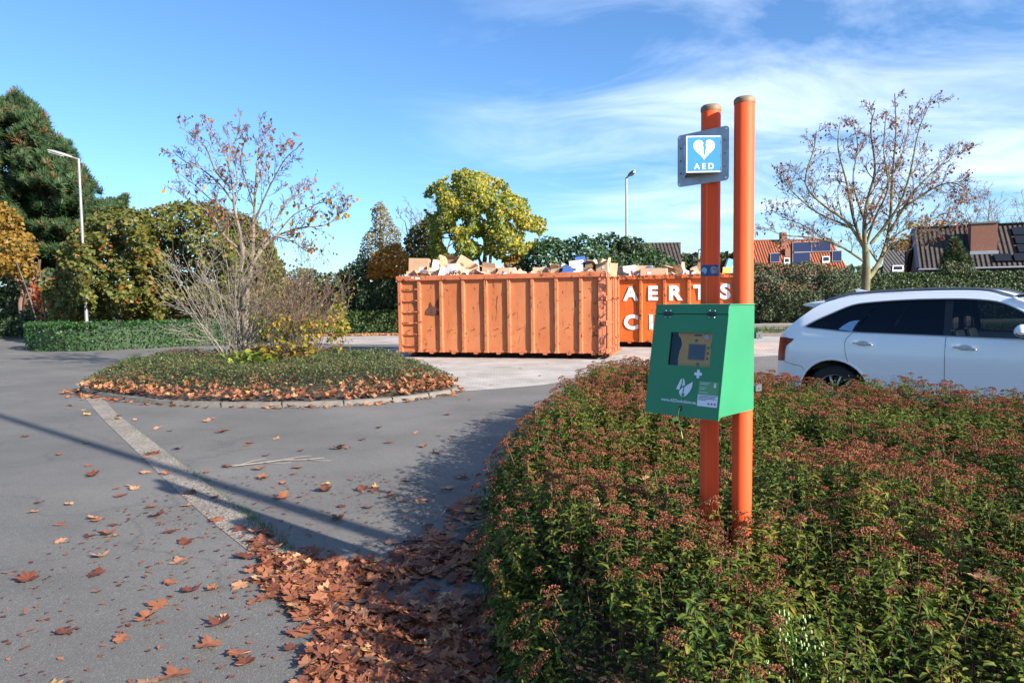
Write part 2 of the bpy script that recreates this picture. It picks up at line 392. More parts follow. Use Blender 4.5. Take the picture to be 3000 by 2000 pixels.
M['russet'] = G('russet_leaves', [(0, (.14, .09, .02)), (.5, (.42, .20, .035)), (1, (.55, .24, .05))], .5, .35, .3, (.5, .5))
M['spirea_stem'] = plain('red_brown_stems', (.13, .05, .03), .7, 0, .3, 10)
M['maple_dead'] = G('dry_maple_leaves', [(0, (.085, .026, .014)), (.3, (.20, .065, .032)), (.6, (.34, .135, .062)), (.85, (.47, .25, .13)), (1, (.55, .33, .10))], .55, .15, .4)
M['maple_hang'] = G('hanging_maple_leaves', [(0, (.10, .03, .022)), (.6, (.22, .055, .03)), (.85, (.42, .12, .03)), (1, (.62, .24, .03))], .6, .35, .2)
M['cotone'] = G('cotoneaster_leaves', [(0, (.03, .055, .018)), (.45, (.085, .115, .038)), (.75, (.14, .14, .055)), (.88, (.20, .07, .035)), (1, (.27, .055, .035))], .5, .2, .4, (.5, .75))
M['hazel'] = G('hazel_leaves', [(0, (.040, .060, .012)), (.5, (.11, .12, .024)), (.8, (.21, .165, .032)), (.93, (.26, .12, .03)), (1, (.3, .08, .03))], .5, .3, .35, (.35, .5))
M['pine'] = G('pine_needles', [(0, (.016, .038, .015)), (.6, (.042, .085, .032)), (.85, (.08, .125, .045)), (.93, (.15, .07, .03)), (1, (.2, .09, .04))], .55, .1, .3)
M['orange_leaf'] = G('orange_autumn_leaves', [(0, (.16, .10, .015)), (.5, (.23, .14, .025)), (1, (.38, .20, .035))], .5, .35, .3, (.5, .5))
M['yellowgreen'] = G('yellow_green_leaves', [(0, (.06, .11, .018)), (.48, (.13, .20, .026)), (.62, (.27, .27, .035)), (1, (.56, .40, .05))], .5, .4, .3, (.4, .8))
M['laurel'] = G('laurel_leaves', [(0, (.012, .03, .008)), (.6, (.028, .062, .015)), (1, (.06, .11, .03))], .45, .15, .35)
M['hedge_left'] = G('dark_hedge_leaves', [(0, (.014, .045, .012)), (.6, (.032, .085, .02)), (1, (.07, .13, .035))], .5, .15, .3)
M['hedge_beech'] = G('turning_hedge_leaves', [(0, (.02, .045, .01)), (.6, (.05, .085, .018)), (.82, (.13, .13, .03)), (1, (.24, .09, .035))], .5, .2, .3, (.7, .5))
M['olive'] = G('olive_shrub_leaves', [(0, (.030, .042, .018)), (.6, (.062, .080, .034)), (1, (.105, .11, .055))], .5, .15, .3)
M['birch'] = G('birch_leaves', [(0, (.09, .085, .03)), (.6, (.26, .20, .09)), (1, (.38, .27, .12))], .5, .35, .3)
M['dkshrub'] = G('dark_shrub_leaves', [(0, (.015, .03, .014)), (.7, (.045, .075, .032)), (1, (.09, .115, .045))], .5, .15, .3)
M['redbush'] = G('red_autumn_leaves', [(0, (.18, .03, .015)), (1, (.38, .08, .02))], .5, .3, .3)
M['lime'] = G('lime_green_leaves', [(0, (.11, .19, .02)), (.7, (.20, .30, .03)), (1, (.34, .36, .05))], .45, .4, .4)
M['goldleaf'] = G('golden_leaves', [(0, (.12, .14, .02)), (.5, (.30, .24, .03)), (1, (.45, .22, .03))], .5, .4, .3)
M['grass'] = G('grass_blades', [(0, (.04, .1, .015)), (1, (.1, .2, .03))], .5, .3, .3)
M['far_tree'] = G('distant_tree_leaves', [(0, (.03, .045, .018)), (1, (.07, .085, .035))], .6, .15, .2)
M['brick'] = plain('brown_brick', (.22, .095, .06), .85, 0, .25, 14, .4)
M['brickdk'] = plain('dark_brick_wall', (.10, .065, .055), .85, 0, .25, 10, .4)
M['tile_red'] = tile_mat('orange_clay_tiles', (.19, .052, .028), (.30, .098, .05), .25, .2)
M['tile_dark'] = tile_mat('brown_concrete_tiles', (.038, .031, .028), (.078, .063, .056), .3, .26)
M['tile_grey'] = tile_mat('grey_slate_tiles', (.06, .058, .06), (.09, .085, .085), .3, .2)
M['zinc'] = plain('zinc_flashing', (.35, .36, .38), .5, .5, .1, 5)
M['pvblue'] = plain('blue_solar_cells', (.018, .026, .065), .3, .1, .2, 20)
M['pvblack'] = plain('black_solar_glass', (.012, .014, .02), .12, .1, .1, 20)
M['glass_dark'] = plain('dark_window_glass', (.02, .025, .03), .06, 0, .1, 3)
M['frame_white'] = plain('white_window_frame', (.7, .7, .68), .5, 0, .05, 5)
M['wall_light'] = plain('pale_render_wall', (.5, .48, .44), .85, 0, .1, 3)
M['card'] = plain('brown_cardboard', (.42, .26, .155), .85, 0, .1, 3, .2)
M['card_light'] = plain('tan_cardboard', (.55, .37, .23), .85, 0, .08, 3, .2)
M['card_dark'] = plain('dark_cardboard', (.23, .135, .085), .85, 0, .15, 3, .2)
M['card_white'] = plain('white_cardboard', (.72, .71, .70), .6, 0, .05, 3, .1)
M['card_blue'] = plain('blue_carton', (.05, .12, .38), .5, 0, .2, 3)
M['card_cyan'] = plain('light_blue_carton', (.16, .42, .52), .5, 0, .2, 6)
M['card_yellow'] = plain('yellow_carton', (.75, .6, .15), .5, 0, .1, 3)
M['card_pink'] = plain('pinkish_cardboard', (.62, .36, .3), .7, 0, .1, 3)
M['kraft'] = plain('crumpled_kraft_paper', (.44, .3, .16), .8, 0, .3, 12, .8)
M['tape'] = plain('packing_tape', (.6, .52, .4), .3, 0, .1, 3)
M['paint_white'] = plain('white_car_paint', (.86, .87, .88), .35, 0, .01, 1, 0, 1.0)
M['chrome'] = plain('chrome_trim', (.62, .64, .68), .18, 1.0, .03, 3)
M['car_black'] = plain('gloss_black_trim', (.008, .008, .01), .12, 0, .05, 3, 0, .5)
M['rubber'] = plain('tyre_rubber', (.02, .02, .021), .85, 0, .2, 20)
M['rail'] = plain('satin_roof_rail', (.20, .22, .25), .3, .8, .03, 3)
M['lamp_red'] = plain('red_lamp_lens', (.20, .008, .01), .3, 0, .3, 6, 0, .0, .3)
M['seat'] = plain('dark_car_seat', (.035, .032, .032), .6, 0, .2, 8)
def glass(name, tint, fac, rough=.02):
    m, t, b = newmat(name); t.nodes.remove(b)
    tr = nd(t, 'ShaderNodeBsdfTransparent'); tr.inputs[0].default_value = (*tint, 1)
    gl = nd(t, 'ShaderNodeBsdfGlossy'); gl.inputs['Roughness'].default_value = rough; gl.inputs[0].default_value = (.9, .95, 1, 1)
    fr = nd(t, 'ShaderNodeFresnel'); fr.inputs[0].default_value = 1.5
    mx = nd(t, 'ShaderNodeMixShader'); t.links.new(mth(t, 'MAXIMUM', mth(t, 'MULTIPLY', fr.outputs[0], 1.0), fac), mx.inputs[0])
    t.links.new(tr.outputs[0], mx.inputs[1]); t.links.new(gl.outputs[0], mx.inputs[2]); t.links.new(mx.outputs[0], t.nodes['Material Output'].inputs[0])
    return m
M['glass_front'] = glass('tinted_door_glass', (.20, .25, .25), .04)
M['glass_screen'] = glass('windscreen_glass', (.5, .6, .65), .08)
M['glass_rear'] = glass('privacy_glass', (.02, .022, .028), .02)
M['pane'] = glass('cabinet_window_pane', (.97, .97, .97), .03)

# ------------------------------------------------------------------ ground, roads, pavements
def sheet(name, poly, z, mat, step=None):
    V, F = cdt(poly, (), step); a = Acc(); a.add([(x, y, z) for x, y in V], F)
    o = a.build(name, mat); o['kind'] = 'structure'; return o
a = Acc(); a.add([(-900, -300, -.02), (900, -300, -.02), (900, 1500, -.02), (-900, 1500, -.02)], [(0, 1, 2, 3)])
o = a.build('ground', M['ground']); o['kind'] = 'structure'
sheet('asphalt_road', [(-60, -12), (45, -12), (45, 39.2), (9, 39.2), (-6, 35.5), (-16, 35.5), (-24, 36), (-60, 46)], 0, M['asphalt'])
PAV = [(-.95, 12.5), (-.3, 12.75), (.6, 13.3), (1.42, 14.2), (2.3, 15.3), (3.07, 16.6), (4.6, 17.9), (6.83, 19.05), (9, 19.9), (14, 21.2), (30, 24), (30, 29), (10.5, 29), (3, 28.2), (-2, 27), (-4.4, 24.4), (-4.0, 20), (-2.9, 17.2), (-2.1, 15.2), (-1.3, 13.6)]
sheet('paved_yard', PAV, .004, M['paver'])
sheet('light_pavement', [(-16, 29.8), (-4, 26.6), (2, 28.2), (2, 31), (-6, 33.8), (-16, 33.8)], .004, M['paver2'])
sheet('sidewalk', [(7, 39.2), (45, 39.2), (45, 44), (7, 44)], .1, M['paver2'])
# gutter strip of exposed aggregate
SL = [(-9.4, 14.6), (-6.69, 10.83), (-4.28, 7.66), (-2.61, 5.49), (-1.68, 4.35), (-1.17, 3.6), (-.71, 2.8), (-.12, 1.6)]
SR = [(-9.0, 14.6), (-6.37, 10.80), (-4.08, 7.83), (-2.45, 5.72), (-1.50, 4.48), (-1.0, 3.70), (-.54, 2.9), (.06, 1.7)]
a = Acc(); L_ = smoothpath([(x, y, .004) for x, y in SL], 5); R_ = smoothpath([(x, y, .004) for x, y in SR], 5); n = len(L_)
a.add([tuple(p) for p in L_+R_], [(i, n+i, n+i+1, i+1) for i in range(n-1)])
o = a.build('gutter_strip', M['strip']); o['kind'] = 'structure'
# grass verge with the bare tree
sheet('verge', [(9.5, 29.6), (45, 29.6), (45, 34.2), (9.5, 34.2)], .06, M['soil'])
a = Acc(); a.bx(9.5, 45, 29.3, 29.6, 0, .12); a.bx(9.5, 45, 34.2, 34.45, 0, .12)
o = a.build('verge_kerb', M['kerb']); o['kind'] = 'structure'
a = Acc(); a.bx(7, 45, 38.95, 39.2, 0, .115); o = a.build('sidewalk_kerb', M['kerb']); o['kind'] = 'structure'
# planting bed under the red-brown shrubs
BED = [(.34, .9), (.30, 1.7), (.20, 2.1), (.08, 2.6), (-.02, 3.2), (-.07, 3.9), (-.08, 4.8), (-.06, 5.4), (.30, 6.8), (.78, 8.5), (1.25, 9.9), (1.8, 9.8), (2.5, 8.4), (3.1, 7.5), (3.85, 6.75), (4.9, 6.45), (6.0, 5.6), (9.5, 4.0), (9.5, .9)]
sheet('planting_bed_soil', BED, .02, M['soil'])
# kerbed island, left of the middle
ISL = smoothpath([(p[0], p[1], 0) for p in [(-8.75, 14.0), (-8.2, 12.9), (-7.07, 12.0), (-5.6, 11.15), (-4.37, 10.85), (-3.0, 10.85), (-1.98, 11.2), (-1.3, 11.85), (-1.0, 12.5), (-1.3, 13.5), (-2.1, 15.3), (-3.6, 17.0), (-6.0, 18.2), (-8.2, 17.6), (-9.0, 16.0), (-8.75, 14.0)]], 4)[:-1]
cI = sum(ISL, Vector())/len(ISL)
def shrink(P, d): return [p+(cI-p).normalized()*d for p in P]
a = Acc(); n = len(ISL); o1, o2 = ISL, shrink(ISL, .11)
V = [(p.x, p.y, 0) for p in o1]+[(p.x, p.y, .075) for p in shrink(o1, .02)]+[(p.x, p.y, .085) for p in shrink(o1, .05)]+[(p.x, p.y, .085) for p in o2]+[(p.x, p.y, -.01) for p in o2]
a.add(V, [(r*n+i, r*n+(i+1) % n, (r+1)*n+(i+1) % n, (r+1)*n+i) for r in range(4) for i in range(n)])
for i in range(0, n, 3):
    p, q = o1[i], o2[i]; d_ = (q-p); t_ = Vector((-d_.y, d_.x, 0)).normalized()*.006
    V = [tuple(v+Vector((0, 0, z))) for z in (.0, .0885) for v in (p-d_*.04-t_, p-d_*.04+t_, q+t_, q-t_)]
    a.add(V, [(4, 5, 6, 7), (0, 1, 5, 4), (1, 2, 6, 5), (2, 3, 7, 6), (3, 0, 4, 7)], 1)
o = a.build('island_kerb', [M['kerb'], M['soil']]); o['kind'] = 'structure'
a = Acc(); rings = [(.13, .06), (.6, .16), (1.3, .24), (2.2, .28)]
V = [(p.x, p.y, z) for d, z in rings for p in shrink(ISL, d)]+[(cI.x, cI.y, .3)]
a.add(V, [(r*n+i, r*n+(i+1) % n, (r+1)*n+(i+1) % n, (r+1)*n+i) for r in range(3) for i in range(n)]+[(3*n+i, 3*n+(i+1) % n, 4*n) for i in range(n)])
o = a.build('island_soil', M['soil'], smooth=True); o['kind'] = 'structure'
# far ground rise so the horizon is closed by trees
def inpoly(P, poly):
    x, y = P[:, 0], P[:, 1]; c = np.zeros(len(P), bool); j = len(poly)-1
    for i in range(len(poly)):
        xi, yi, xj, yj = poly[i][0], poly[i][1], poly[j][0], poly[j][1]
        cond = ((yi > y) != (yj > y)) & (x < (xj-xi)*(y-yi)/(yj-yi+1e-12)+xi); c ^= cond; j = i
    return c
def edgedist(P, poly):
    d = np.full(len(P), 1e9)
    for i in range(len(poly)):
        A = np.array(poly[i][:2]); B = np.array(poly[(i+1) % len(poly)][:2]); AB = B-A
        t = np.clip(((P-A)@AB)/(AB@AB), 0, 1); d = np.minimum(d, np.linalg.norm(P-(A+t[:, None]*AB), axis=1))
    return d
def fn(x, y, s, o=0.0): return mnoise.noise(Vector((x*s, y*s, o)))
# ------------------------------------------------------------------ low planting: shrub bed
def shoot_template(head, seed):
    r = np.random.default_rng(seed); A_V = []; F4 = []; F4b = []; fr = []; frb = []; nv = 0
    nl = 24
    for i in range(nl):
        z = .03+.355*i/nl+r.uniform(-.01, .01); az_ = i*2.4+r.uniform(-.4, .4); L = r.uniform(.036, .062)*(1.0 if i < nl-4 else .75)
        el = r.uniform(-.1, .75); d = np.array([[math.cos(az_)*math.cos(el), math.sin(az_)*math.cos(el), math.sin(el)]])
        R = frames(d)[0]; V = LEAF_V.copy(); V[:, 2] -= .45*V[:, 1]**2*r.uniform(.4, 1.3); V[:, 0] *= .78
        V = V*L@R.T+np.array([math.cos(az_)*.006, math.sin(az_)*.006, z]); A_V.append(V); F4.append(LEAF_F+nv); nv += len(V)
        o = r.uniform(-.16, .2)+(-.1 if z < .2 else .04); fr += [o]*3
    if head:
        hr = r.uniform(.022, .045)
        for k in range(95):
            a_ = r.uniform(0, 6.283); q = math.sqrt(r.uniform(0, 1))*hr; zc = .385+.014*(1-(q/hr)**2)+r.uniform(-.006, .006)
            c = np.array([math.cos(a_)*q, math.sin(a_)*q, zc]); u = r.normal(size=3); u /= np.linalg.norm(u); v = np.cross(u, r.normal(size=3)); v /= np.linalg.norm(v)
            s_ = r.uniform(.0028, .0052); A_V.append(np.array([c-u*s_, c+v*s_, c+u*s_, c-v*s_])); F4b.append([nv, nv+1, nv+2, nv+3]); nv += 4; frb.append(r.uniform(-.3, .3))
    st = []; sv = []
    for k in range(3):
        z = (-.28, .1, .385 if head else .33)[k]; rr = .0018
        for j in range(3): a_ = j*2.094; sv.append((math.cos(a_)*rr, math.sin(a_)*rr, z))
    for k in range(2):
        for j in range(3): st.append((nv+k*3+j, nv+k*3+(j+1) % 3, nv+k*3+3+(j+1) % 3, nv+k*3+3+j))
    A_V.append(np.array(sv)); nv += 9
    V = np.concatenate(A_V); F = [np.concatenate(F4)]; fo = [np.array(fr)]; mats = [0]
    if head: F.append(np.array(F4b)); fo.append(np.array(frb)); mats.append(1)
    F.append(np.array(st)); fo.append(np.zeros(6)); mats.append(2)
    return V, F, fo, mats
bed = np.array(BED)
def bed_h(P, e):
    nz = np.array([fn(x, y, .85, 3)*.15+fn(x, y, 2.8, 8)*.08 for x, y in P])
    hh = .73-.20*np.clip((2.7-P[:, 1])/1.5, 0, 1)+.10*np.clip((P[:, 1]-4.5)/2.5, 0, 1)+.07*np.exp(-((P[:, 0]-3.6)/1.0)**2-((P[:, 1]-7.0)/.9)**2)
    return (hh+nz)*np.clip(.52+2.0*e, 0, 1)
n = 21000; P = np.stack([RG.uniform(-.05, 9.4, n), .9+RG.random(n)**1.05*9.9], 1)
P = P[inpoly(P, bed) & (P[:, 0] < .95*P[:, 1]+1.4)]
e = edgedist(P, bed); h = bed_h(P, e)
gp_ = np.array([fn(x, y, 2.1, 31) for x, y in P])+.6*np.exp(-((P[:, 0]-.9)**2+(P[:, 1]-2.7)**2)/.12) > -.34; P, e, h = P[gp_], e[gp_], h[gp_]
# keep the posts' feet free
keep = (np.hypot(P[:, 0]-.962, P[:, 1]-2.84) > .06) & (np.hypot(P[:, 0]-.857, P[:, 1]-2.95) > .06); P, e, h = P[keep], e[keep], h[keep]
hd = np.array([fn(x, y, 1.3, 20)*1.5 for x, y in P])+RG.normal(size=len(P))*.38-.16+.24*np.clip((P[:, 1]-3)/4, 0, 1)
acc = Acc(); NT = 6
T1 = [shoot_template(True, 50+i) for i in range(NT)]; T0 = [shoot_template(False, 70+i) for i in range(NT)]
which = RG.integers(0, NT, len(P)); hasH = hd > 0
for i in range(NT):
    for T, msk in ((T1[i], hasH & (which == i)), (T0[i], ~hasH & (which == i))):
        k = msk.sum()
        if not k: continue
        Pk = P[msk]; ek = e[msk]
        sc = RG.uniform(.80, 1.12, k)*(1-.18*(Pk[:, 1] < 3.2)); pos = np.stack([Pk[:, 0], Pk[:, 1], h[msk]-.37*sc+RG.normal(size=k)*.02-.02], 1)
        tilt = RG.normal(size=(k, 2))*.15; tilt[:, 0] -= np.clip(.25-ek, 0, .25)*2.6*(Pk[:, 0] < 1.5)
        up = np.stack([tilt[:, 0], tilt[:, 1], np.ones(k)], 1); up /= np.linalg.norm(up, axis=1, keepdims=True)
        fw = RG.normal(size=(k, 3)); x = np.cross(fw, up); x /= np.linalg.norm(x, axis=1, keepdims=True); y = np.cross(up, x)
        R = np.stack([x, y, up], axis=2)
        inst(acc, T[0], T[1], pos, R, sc, mat=T[3], rnd=RG.normal(size=k)*.12+.42, frnd=T[2])
# lower leaves that close the gaps and clothe the outer flank
n = 90000; Q = np.stack([RG.uniform(-.1, 9.4, n), .9+RG.random(n)*9.9], 1); Q = Q[inpoly(Q, bed) & (Q[:, 0] < .95*Q[:, 1]+1.4)]
eq = edgedist(Q, bed); hq = bed_h(Q, eq); z = hq*RG.uniform(.25, .92, len(Q))
n2 = 16000; tpar = RG.random(n2); seg = [(A, B) for A, B in zip(BED[:14], BED[1:15])]; sl = np.array([math.dist(A, B) for A, B in seg]); ids = RG.choice(len(seg), n2, p=sl/sl.sum())
E1 = np.array([np.array(seg[i][0])*(1-t)+np.array(seg[i][1])*t for i, t in zip(ids, tpar)])+RG.normal(size=(n2, 2))*.05
Qz = np.concatenate([np.column_stack([Q, z]), np.column_stack([E1, RG.uniform(.03, .33, n2)])])
d = runit(len(Qz)); d[:, 2] = d[:, 2]*.4+.1
V = LEAF_V.copy(); V[:, 0] *= .62; V[:, 2] -= .4*V[:, 1]**2
inst(acc, V, LEAF_F, Qz, frames(d), RG.uniform(.034, .062, len(Qz)), mat=0, rnd=np.clip(RG.normal(size=len(Qz))*.2+.34, 0, 1))
o = acc.build('spirea_bed', [M['spirea'], M['spirea_head'], M['spirea_stem']])
tag(o, 'low green shrubs with faded red-brown flower heads filling the bed around the orange posts', 'shrubs', kind='stuff')

# ------------------------------------------------------------------ maple leaves
HALF = [(.0, .0), (.15, -.12), (.34, -.10), (.27, .04), (.41, .10), (.55, .34), (.42, .34), (.43, .52), (.29, .43), (.17, .47), (.23, .70), (.12, .70), (0, 1.0)]
def maple(seed, curl=.35, stalk=True):
    r = np.random.default_rng(seed); o_ = HALF+[(-x, y) for x, y in HALF[-2:0:-1]]
    o_ = np.array(o_)+r.normal(size=(len(o_), 2))*.02; c = np.array([[0, .32]])
    V2 = np.concatenate([c, o_]); V2[:, 1] -= .35
    a1, a2, ph = r.uniform(-1, 1)*curl, r.uniform(.1, 1)*curl, r.uniform(0, 6.28)
    rr = np.hypot(V2[:, 0], V2[:, 1]); th = np.arctan2(V2[:, 1], V2[:, 0])
    z = a2*rr**1.6*1.3+a1*.35*rr*np.cos(2*th+ph)+r.normal(size=len(V2))*.025*rr
    z[0] += .0; V = np.column_stack([V2, z]); m_ = len(o_)
    F = [(0, 1+i, 1+(i+1) % m_) for i in range(m_)]; Fq = []
    if stalk:
        b = len(V); V = np.concatenate([V, [(-.012, -.35, V[1, 2]), (.012, -.35, V[1, 2]), (.12, -.85, V[1, 2]+.03), (.10, -.85, V[1, 2]+.03)]]); Fq = [(b, b+1, b+2, b+3)]
    V[:, 2] -= V[:, 2].min()
    return V, np.array(F), np.array(Fq) if Fq else None
def litter(acc, P, z, size, tilt, rnd, mats=0, seeds=8, curl=.4):
    wh = RG.integers(0, seeds, len(P))
    for i in range(seeds):
        m_ = wh == i; k = m_.sum()
        if not k: continue
        V, F, Fq = maple(200+i, curl); t2 = RG.normal(size=(k, 2))*(tilt[m_][:, None] if np.ndim(tilt) else tilt)
        up = np.column_stack([t2, np.ones(k)]); up /= np.linalg.norm(up, axis=1, keepdims=True)
        fw = RG.normal(size=(k, 3)); x = np.cross(fw, up); x /= np.linalg.norm(x, axis=1, keepdims=True); y = np.cross(up, x)
        inst(acc, V, [F, Fq], np.column_stack([P[m_], z[m_]]), np.stack([x, y, up], 2), size[m_], mat=[mats, mats], rnd=rnd[m_])
def px_poly(pts): return [tuple(gp(*p)[:2]) for p in pts]
DR = px_poly([(640, 1560), (760, 1530), (850, 1610), (1000, 1640), (1120, 1640), (1230, 1560), (1330, 1440), (1420, 1420), (1470, 1600), (1560, 1800)])+[(.12, 2.4), (.15, 1.2), (-.9, 1.2), (-1.0, 2.2)]+px_poly([(860, 1990), (900, 1880), (820, 1790), (700, 1720), (740, 1640)])
n = 36000; P = np.stack([RG.uniform(-2.6, .3, n), RG.uniform(1.2, 5.6, n)], 1); P = P[inpoly(P, DR) & ~inpoly(P, bed)]
den = np.array([fn(x, y, 1.7, 5) for x, y in P]); strip_c = np.abs(P[:, 0]+.55-(-(P[:, 1]-3.0)*.62))
ed_ = edgedist(P, DR); inn = np.clip(ed_/.22, .06, 1)
P = P[(RG.random(len(P)) < np.clip(.30+den*.9+.22*(P[:, 1] < 3.6)+.3*np.exp(-((P[:, 0]+1.25)/.35)**2)*(P[:, 1] > 3.3), .05, .7)*inn)][:4600]
acc = Acc(); k = len(P)
litter(acc, P, .006+RG.random(k)**1.5*.025, RG.uniform(.045, .110, k), .22, np.clip(RG.normal(size=k)*.25+.38, 0, .95))
# crumbs and torn bits
n = 1500; Pc = np.stack([RG.uniform(-3.2, .0, n), RG.uniform(1.8, 6.5, n)], 1); Pc = Pc[~inpoly(Pc, bed)]
up = np.column_stack([RG.normal(size=(len(Pc), 2))*.2, np.ones(len(Pc))]); dd = np.column_stack([RG.normal(size=(len(Pc), 2)), RG.normal(size=len(Pc))*.15])
inst(acc, CARD_V, CARD_F, np.column_stack([Pc, np.full(len(Pc), .009)]), frames(dd), RG.uniform(.012, .04, len(Pc)), 0, RG.random(len(Pc))*.5)
o = acc.build('leaf_litter', M['maple_dead']); tag(o, 'thick drift of red-brown maple leaves between the gutter strip and the shrub bed', 'fallen leaves', kind='stuff')
# leaves blown against the island
acc = Acc(); isl = np.array([(p.x, p.y) for p in ISL])
n = 30000; P = np.stack([RG.uniform(-9.6, -.4, n), RG.uniform(10.3, 16, n)], 1); ins = inpoly(P, isl); e = edgedist(P, isl)
front = np.clip((13.6-P[:, 1])/1.4, 0, 1); fr_r = np.clip((P[:, 0]+3.2)/1.8, 0, 1); fl = np.clip((-6.5-P[:, 0])/1.5, 0, 1)
pr = np.where(ins, np.clip(1.1-e/(.75+.5*fr_r+.3*fl), 0, 1)*front*(.28+.40*fr_r+.2*fl), np.clip(.75-e/(.25+.3*fl), 0, 1)*front*(.34+.4*fl+.35*fr_r))
m_ = RG.random(n) < pr; P, ins, e = P[m_], ins[m_], e[m_]; k = len(P)
z = np.where(ins, .12+np.clip(e, 0, 1.1)*.27+RG.random(k)*.08, .01+RG.random(k)*.02)
litter(acc, P, z, RG.uniform(.055, .115, k), np.where(ins, .7, .25), np.clip(RG.normal(size=k)*.20+.56, 0, 1))
n = 500; P = np.stack([RG.uniform(10, 24, n), 29.62+RG.random(n)*1.2], 1)
litter(acc, P, np.full(n, .08), RG.uniform(.12, .2, n), .4, RG.random(n)*.5+.2)
n = 900; P = np.stack([RG.uniform(-12, -3, n), RG.uniform(34.1, 35.6, n)], 1)
litter(acc, P, np.full(n, .02), RG.uniform(.12, .2, n), .4, RG.random(n)*.4+.5)
o = acc.build('leaf_litter', M['maple_dead']); tag(o, 'orange-brown leaves blown against the kerbs of the planted island and the verges', 'fallen leaves', kind='stuff')
# single leaves scattered on the asphalt: each one a thing
shades = [('red-brown', .12), ('orange-brown', .42), ('pale tan', .80), ('golden yellow', .98)]
prot = []
for si, (nm, rv) in enumerate(shades):
    for j in range(4):
        V, F, Fq = maple(300+si*10+j, .55); a = Acc(); a.add(V, F, 0, np.clip(rv+RG.normal(size=len(F))*.03, 0, 1)); a.add(np.zeros((0, 3)), np.zeros((0, 3), int)) if False else None
        a.F.append(Fq); a.M.append(np.zeros(1, int)); a.R.append(np.full(1, rv, dtype=np.float32))
        o = a.build('maple_leaf', M['maple_dead']); prot.append((si, o, False))
used = [False]*len(prot); cnt = 0
spots = []
for px_, py_ in [(255, 1298), (175, 1333), (262, 1365), (270, 1395), (430, 1385), (392, 1433), (118, 1474), (200, 1480), (355, 1453), (440, 1487), (180, 1587), (262, 1573), (310, 1568), (550, 1590), (85, 1700), (280, 1685), (525, 1645), (500, 1710), (560, 1735), (450, 1773), (700, 1720), (745, 1765), (428, 1815), (660, 1815), (360, 1875), (610, 1890), (640, 1830), (700, 1920), (720, 1950), (855, 1905), (605, 1235), (660, 1262), (735, 1298), (780, 1335), (1020, 1315), (775, 1403), (860, 1390), (830, 1460), (950, 1440), (870, 1345), (1140, 1297), (1065, 1290), (1240, 1310), (1220, 1268), (1320, 1285), (1000, 1485), (1080, 1490), (1180, 1470), (1190, 1410), (1340, 1400), (1110, 1255), (1400, 1240), (1310, 1215), (1150, 1590), (1230, 1590)]:
    p = gp(px_, py_); spots.append((p.x, p.y))
rr_ = random.Random(3)
while len(spots) < 130:
    y = 2.7+rr_.random()**1.3*9.5; x = rr_.uniform(-.78*y, .1 if y < 6 else .4)
    pp = np.array([[x, y]])
    if inpoly(pp, bed)[0] or inpoly(pp, isl)[0] or edgedist(pp, isl)[0] < .2: continue
    if rr_.random() > .35+.65*math.exp(-abs(x+1.6-(y-4)*-.55)/1.6): continue
    spots.append((x, y))
for x, y in [(.6, 14.8), (2.2, 16.2), (-1, 15.3), (1.2, 13.0), (3.3, 17.0), (.2, 16.6), (2.9, 15.0), (4.4, 18.4), (-.4, 13.4), (1.6, 15.6), (2.6, 13.2), (.9, 17.6)]: spots.append((x, y))
GRP = 'single fallen maple leaves scattered over the asphalt and pavers'
for i, (x, y) in enumerate(spots):
    j = rr_.choices(range(16), [3]*4+[4]*4+[2.5]*4+[.3]*4)[0]; si, src, _ = prot[j]
    o = src if not used[j] else src.copy()
    if used[j]: COL.objects.link(o)
    used[j] = True
    s_ = rr_.uniform(.06, .13); o.location = (x, y, .009); o.scale = (s_, s_, s_); o.rotation_euler = (rr_.gauss(0, .12), rr_.gauss(0, .12), rr_.uniform(0, 6.28))
    o['label'] = 'single %s maple leaf lying on the grey ground' % shades[si][0]; o['category'] = 'fallen leaf'; o['group'] = 'single %s maple leaves on the ground' % shades[si][0]
for j, u in enumerate(used):
    if not u: bpy.data.objects.remove(prot[j][1])
# a few big leaves caught on top of the shrubs
for i, (x, y, z, rv, lb) in enumerate([(.42, 3.35, .60, .55, 'large orange maple leaf caught in the shrubs just left of the posts'), (.75, 3.9, .60, .85, 'tan maple leaf resting on the shrubs behind the green cabinet'),
        (1.72, 2.45, .60, .8, 'small tan maple leaf lying low among the shrubs in the foreground'), (2.3, 2.6, .6, .6, 'curled orange-brown leaf caught in the shrubs right of the posts'), (1.2, 2.75, .55, .9, 'pale curled leaf on the shrubs at the foot of the taller post'), (2.75, 4.2, .6, .75, 'tan leaf caught in the shrubs in front of the white car')]):
    V, F, Fq = maple(400+i, .6); a = Acc(); a.add(V, F, 0, rv); a.F.append(Fq); a.M.append(np.zeros(1, int)); a.R.append(np.full(1, rv, dtype=np.float32))
    o = a.build('maple_leaf', M['maple_dead'], loc=(x, y, z), rotz=i*1.3); o.scale = (.10,)*3; o.rotation_euler[0] = .5-.2*i; tag(o, lb, 'fallen leaf')
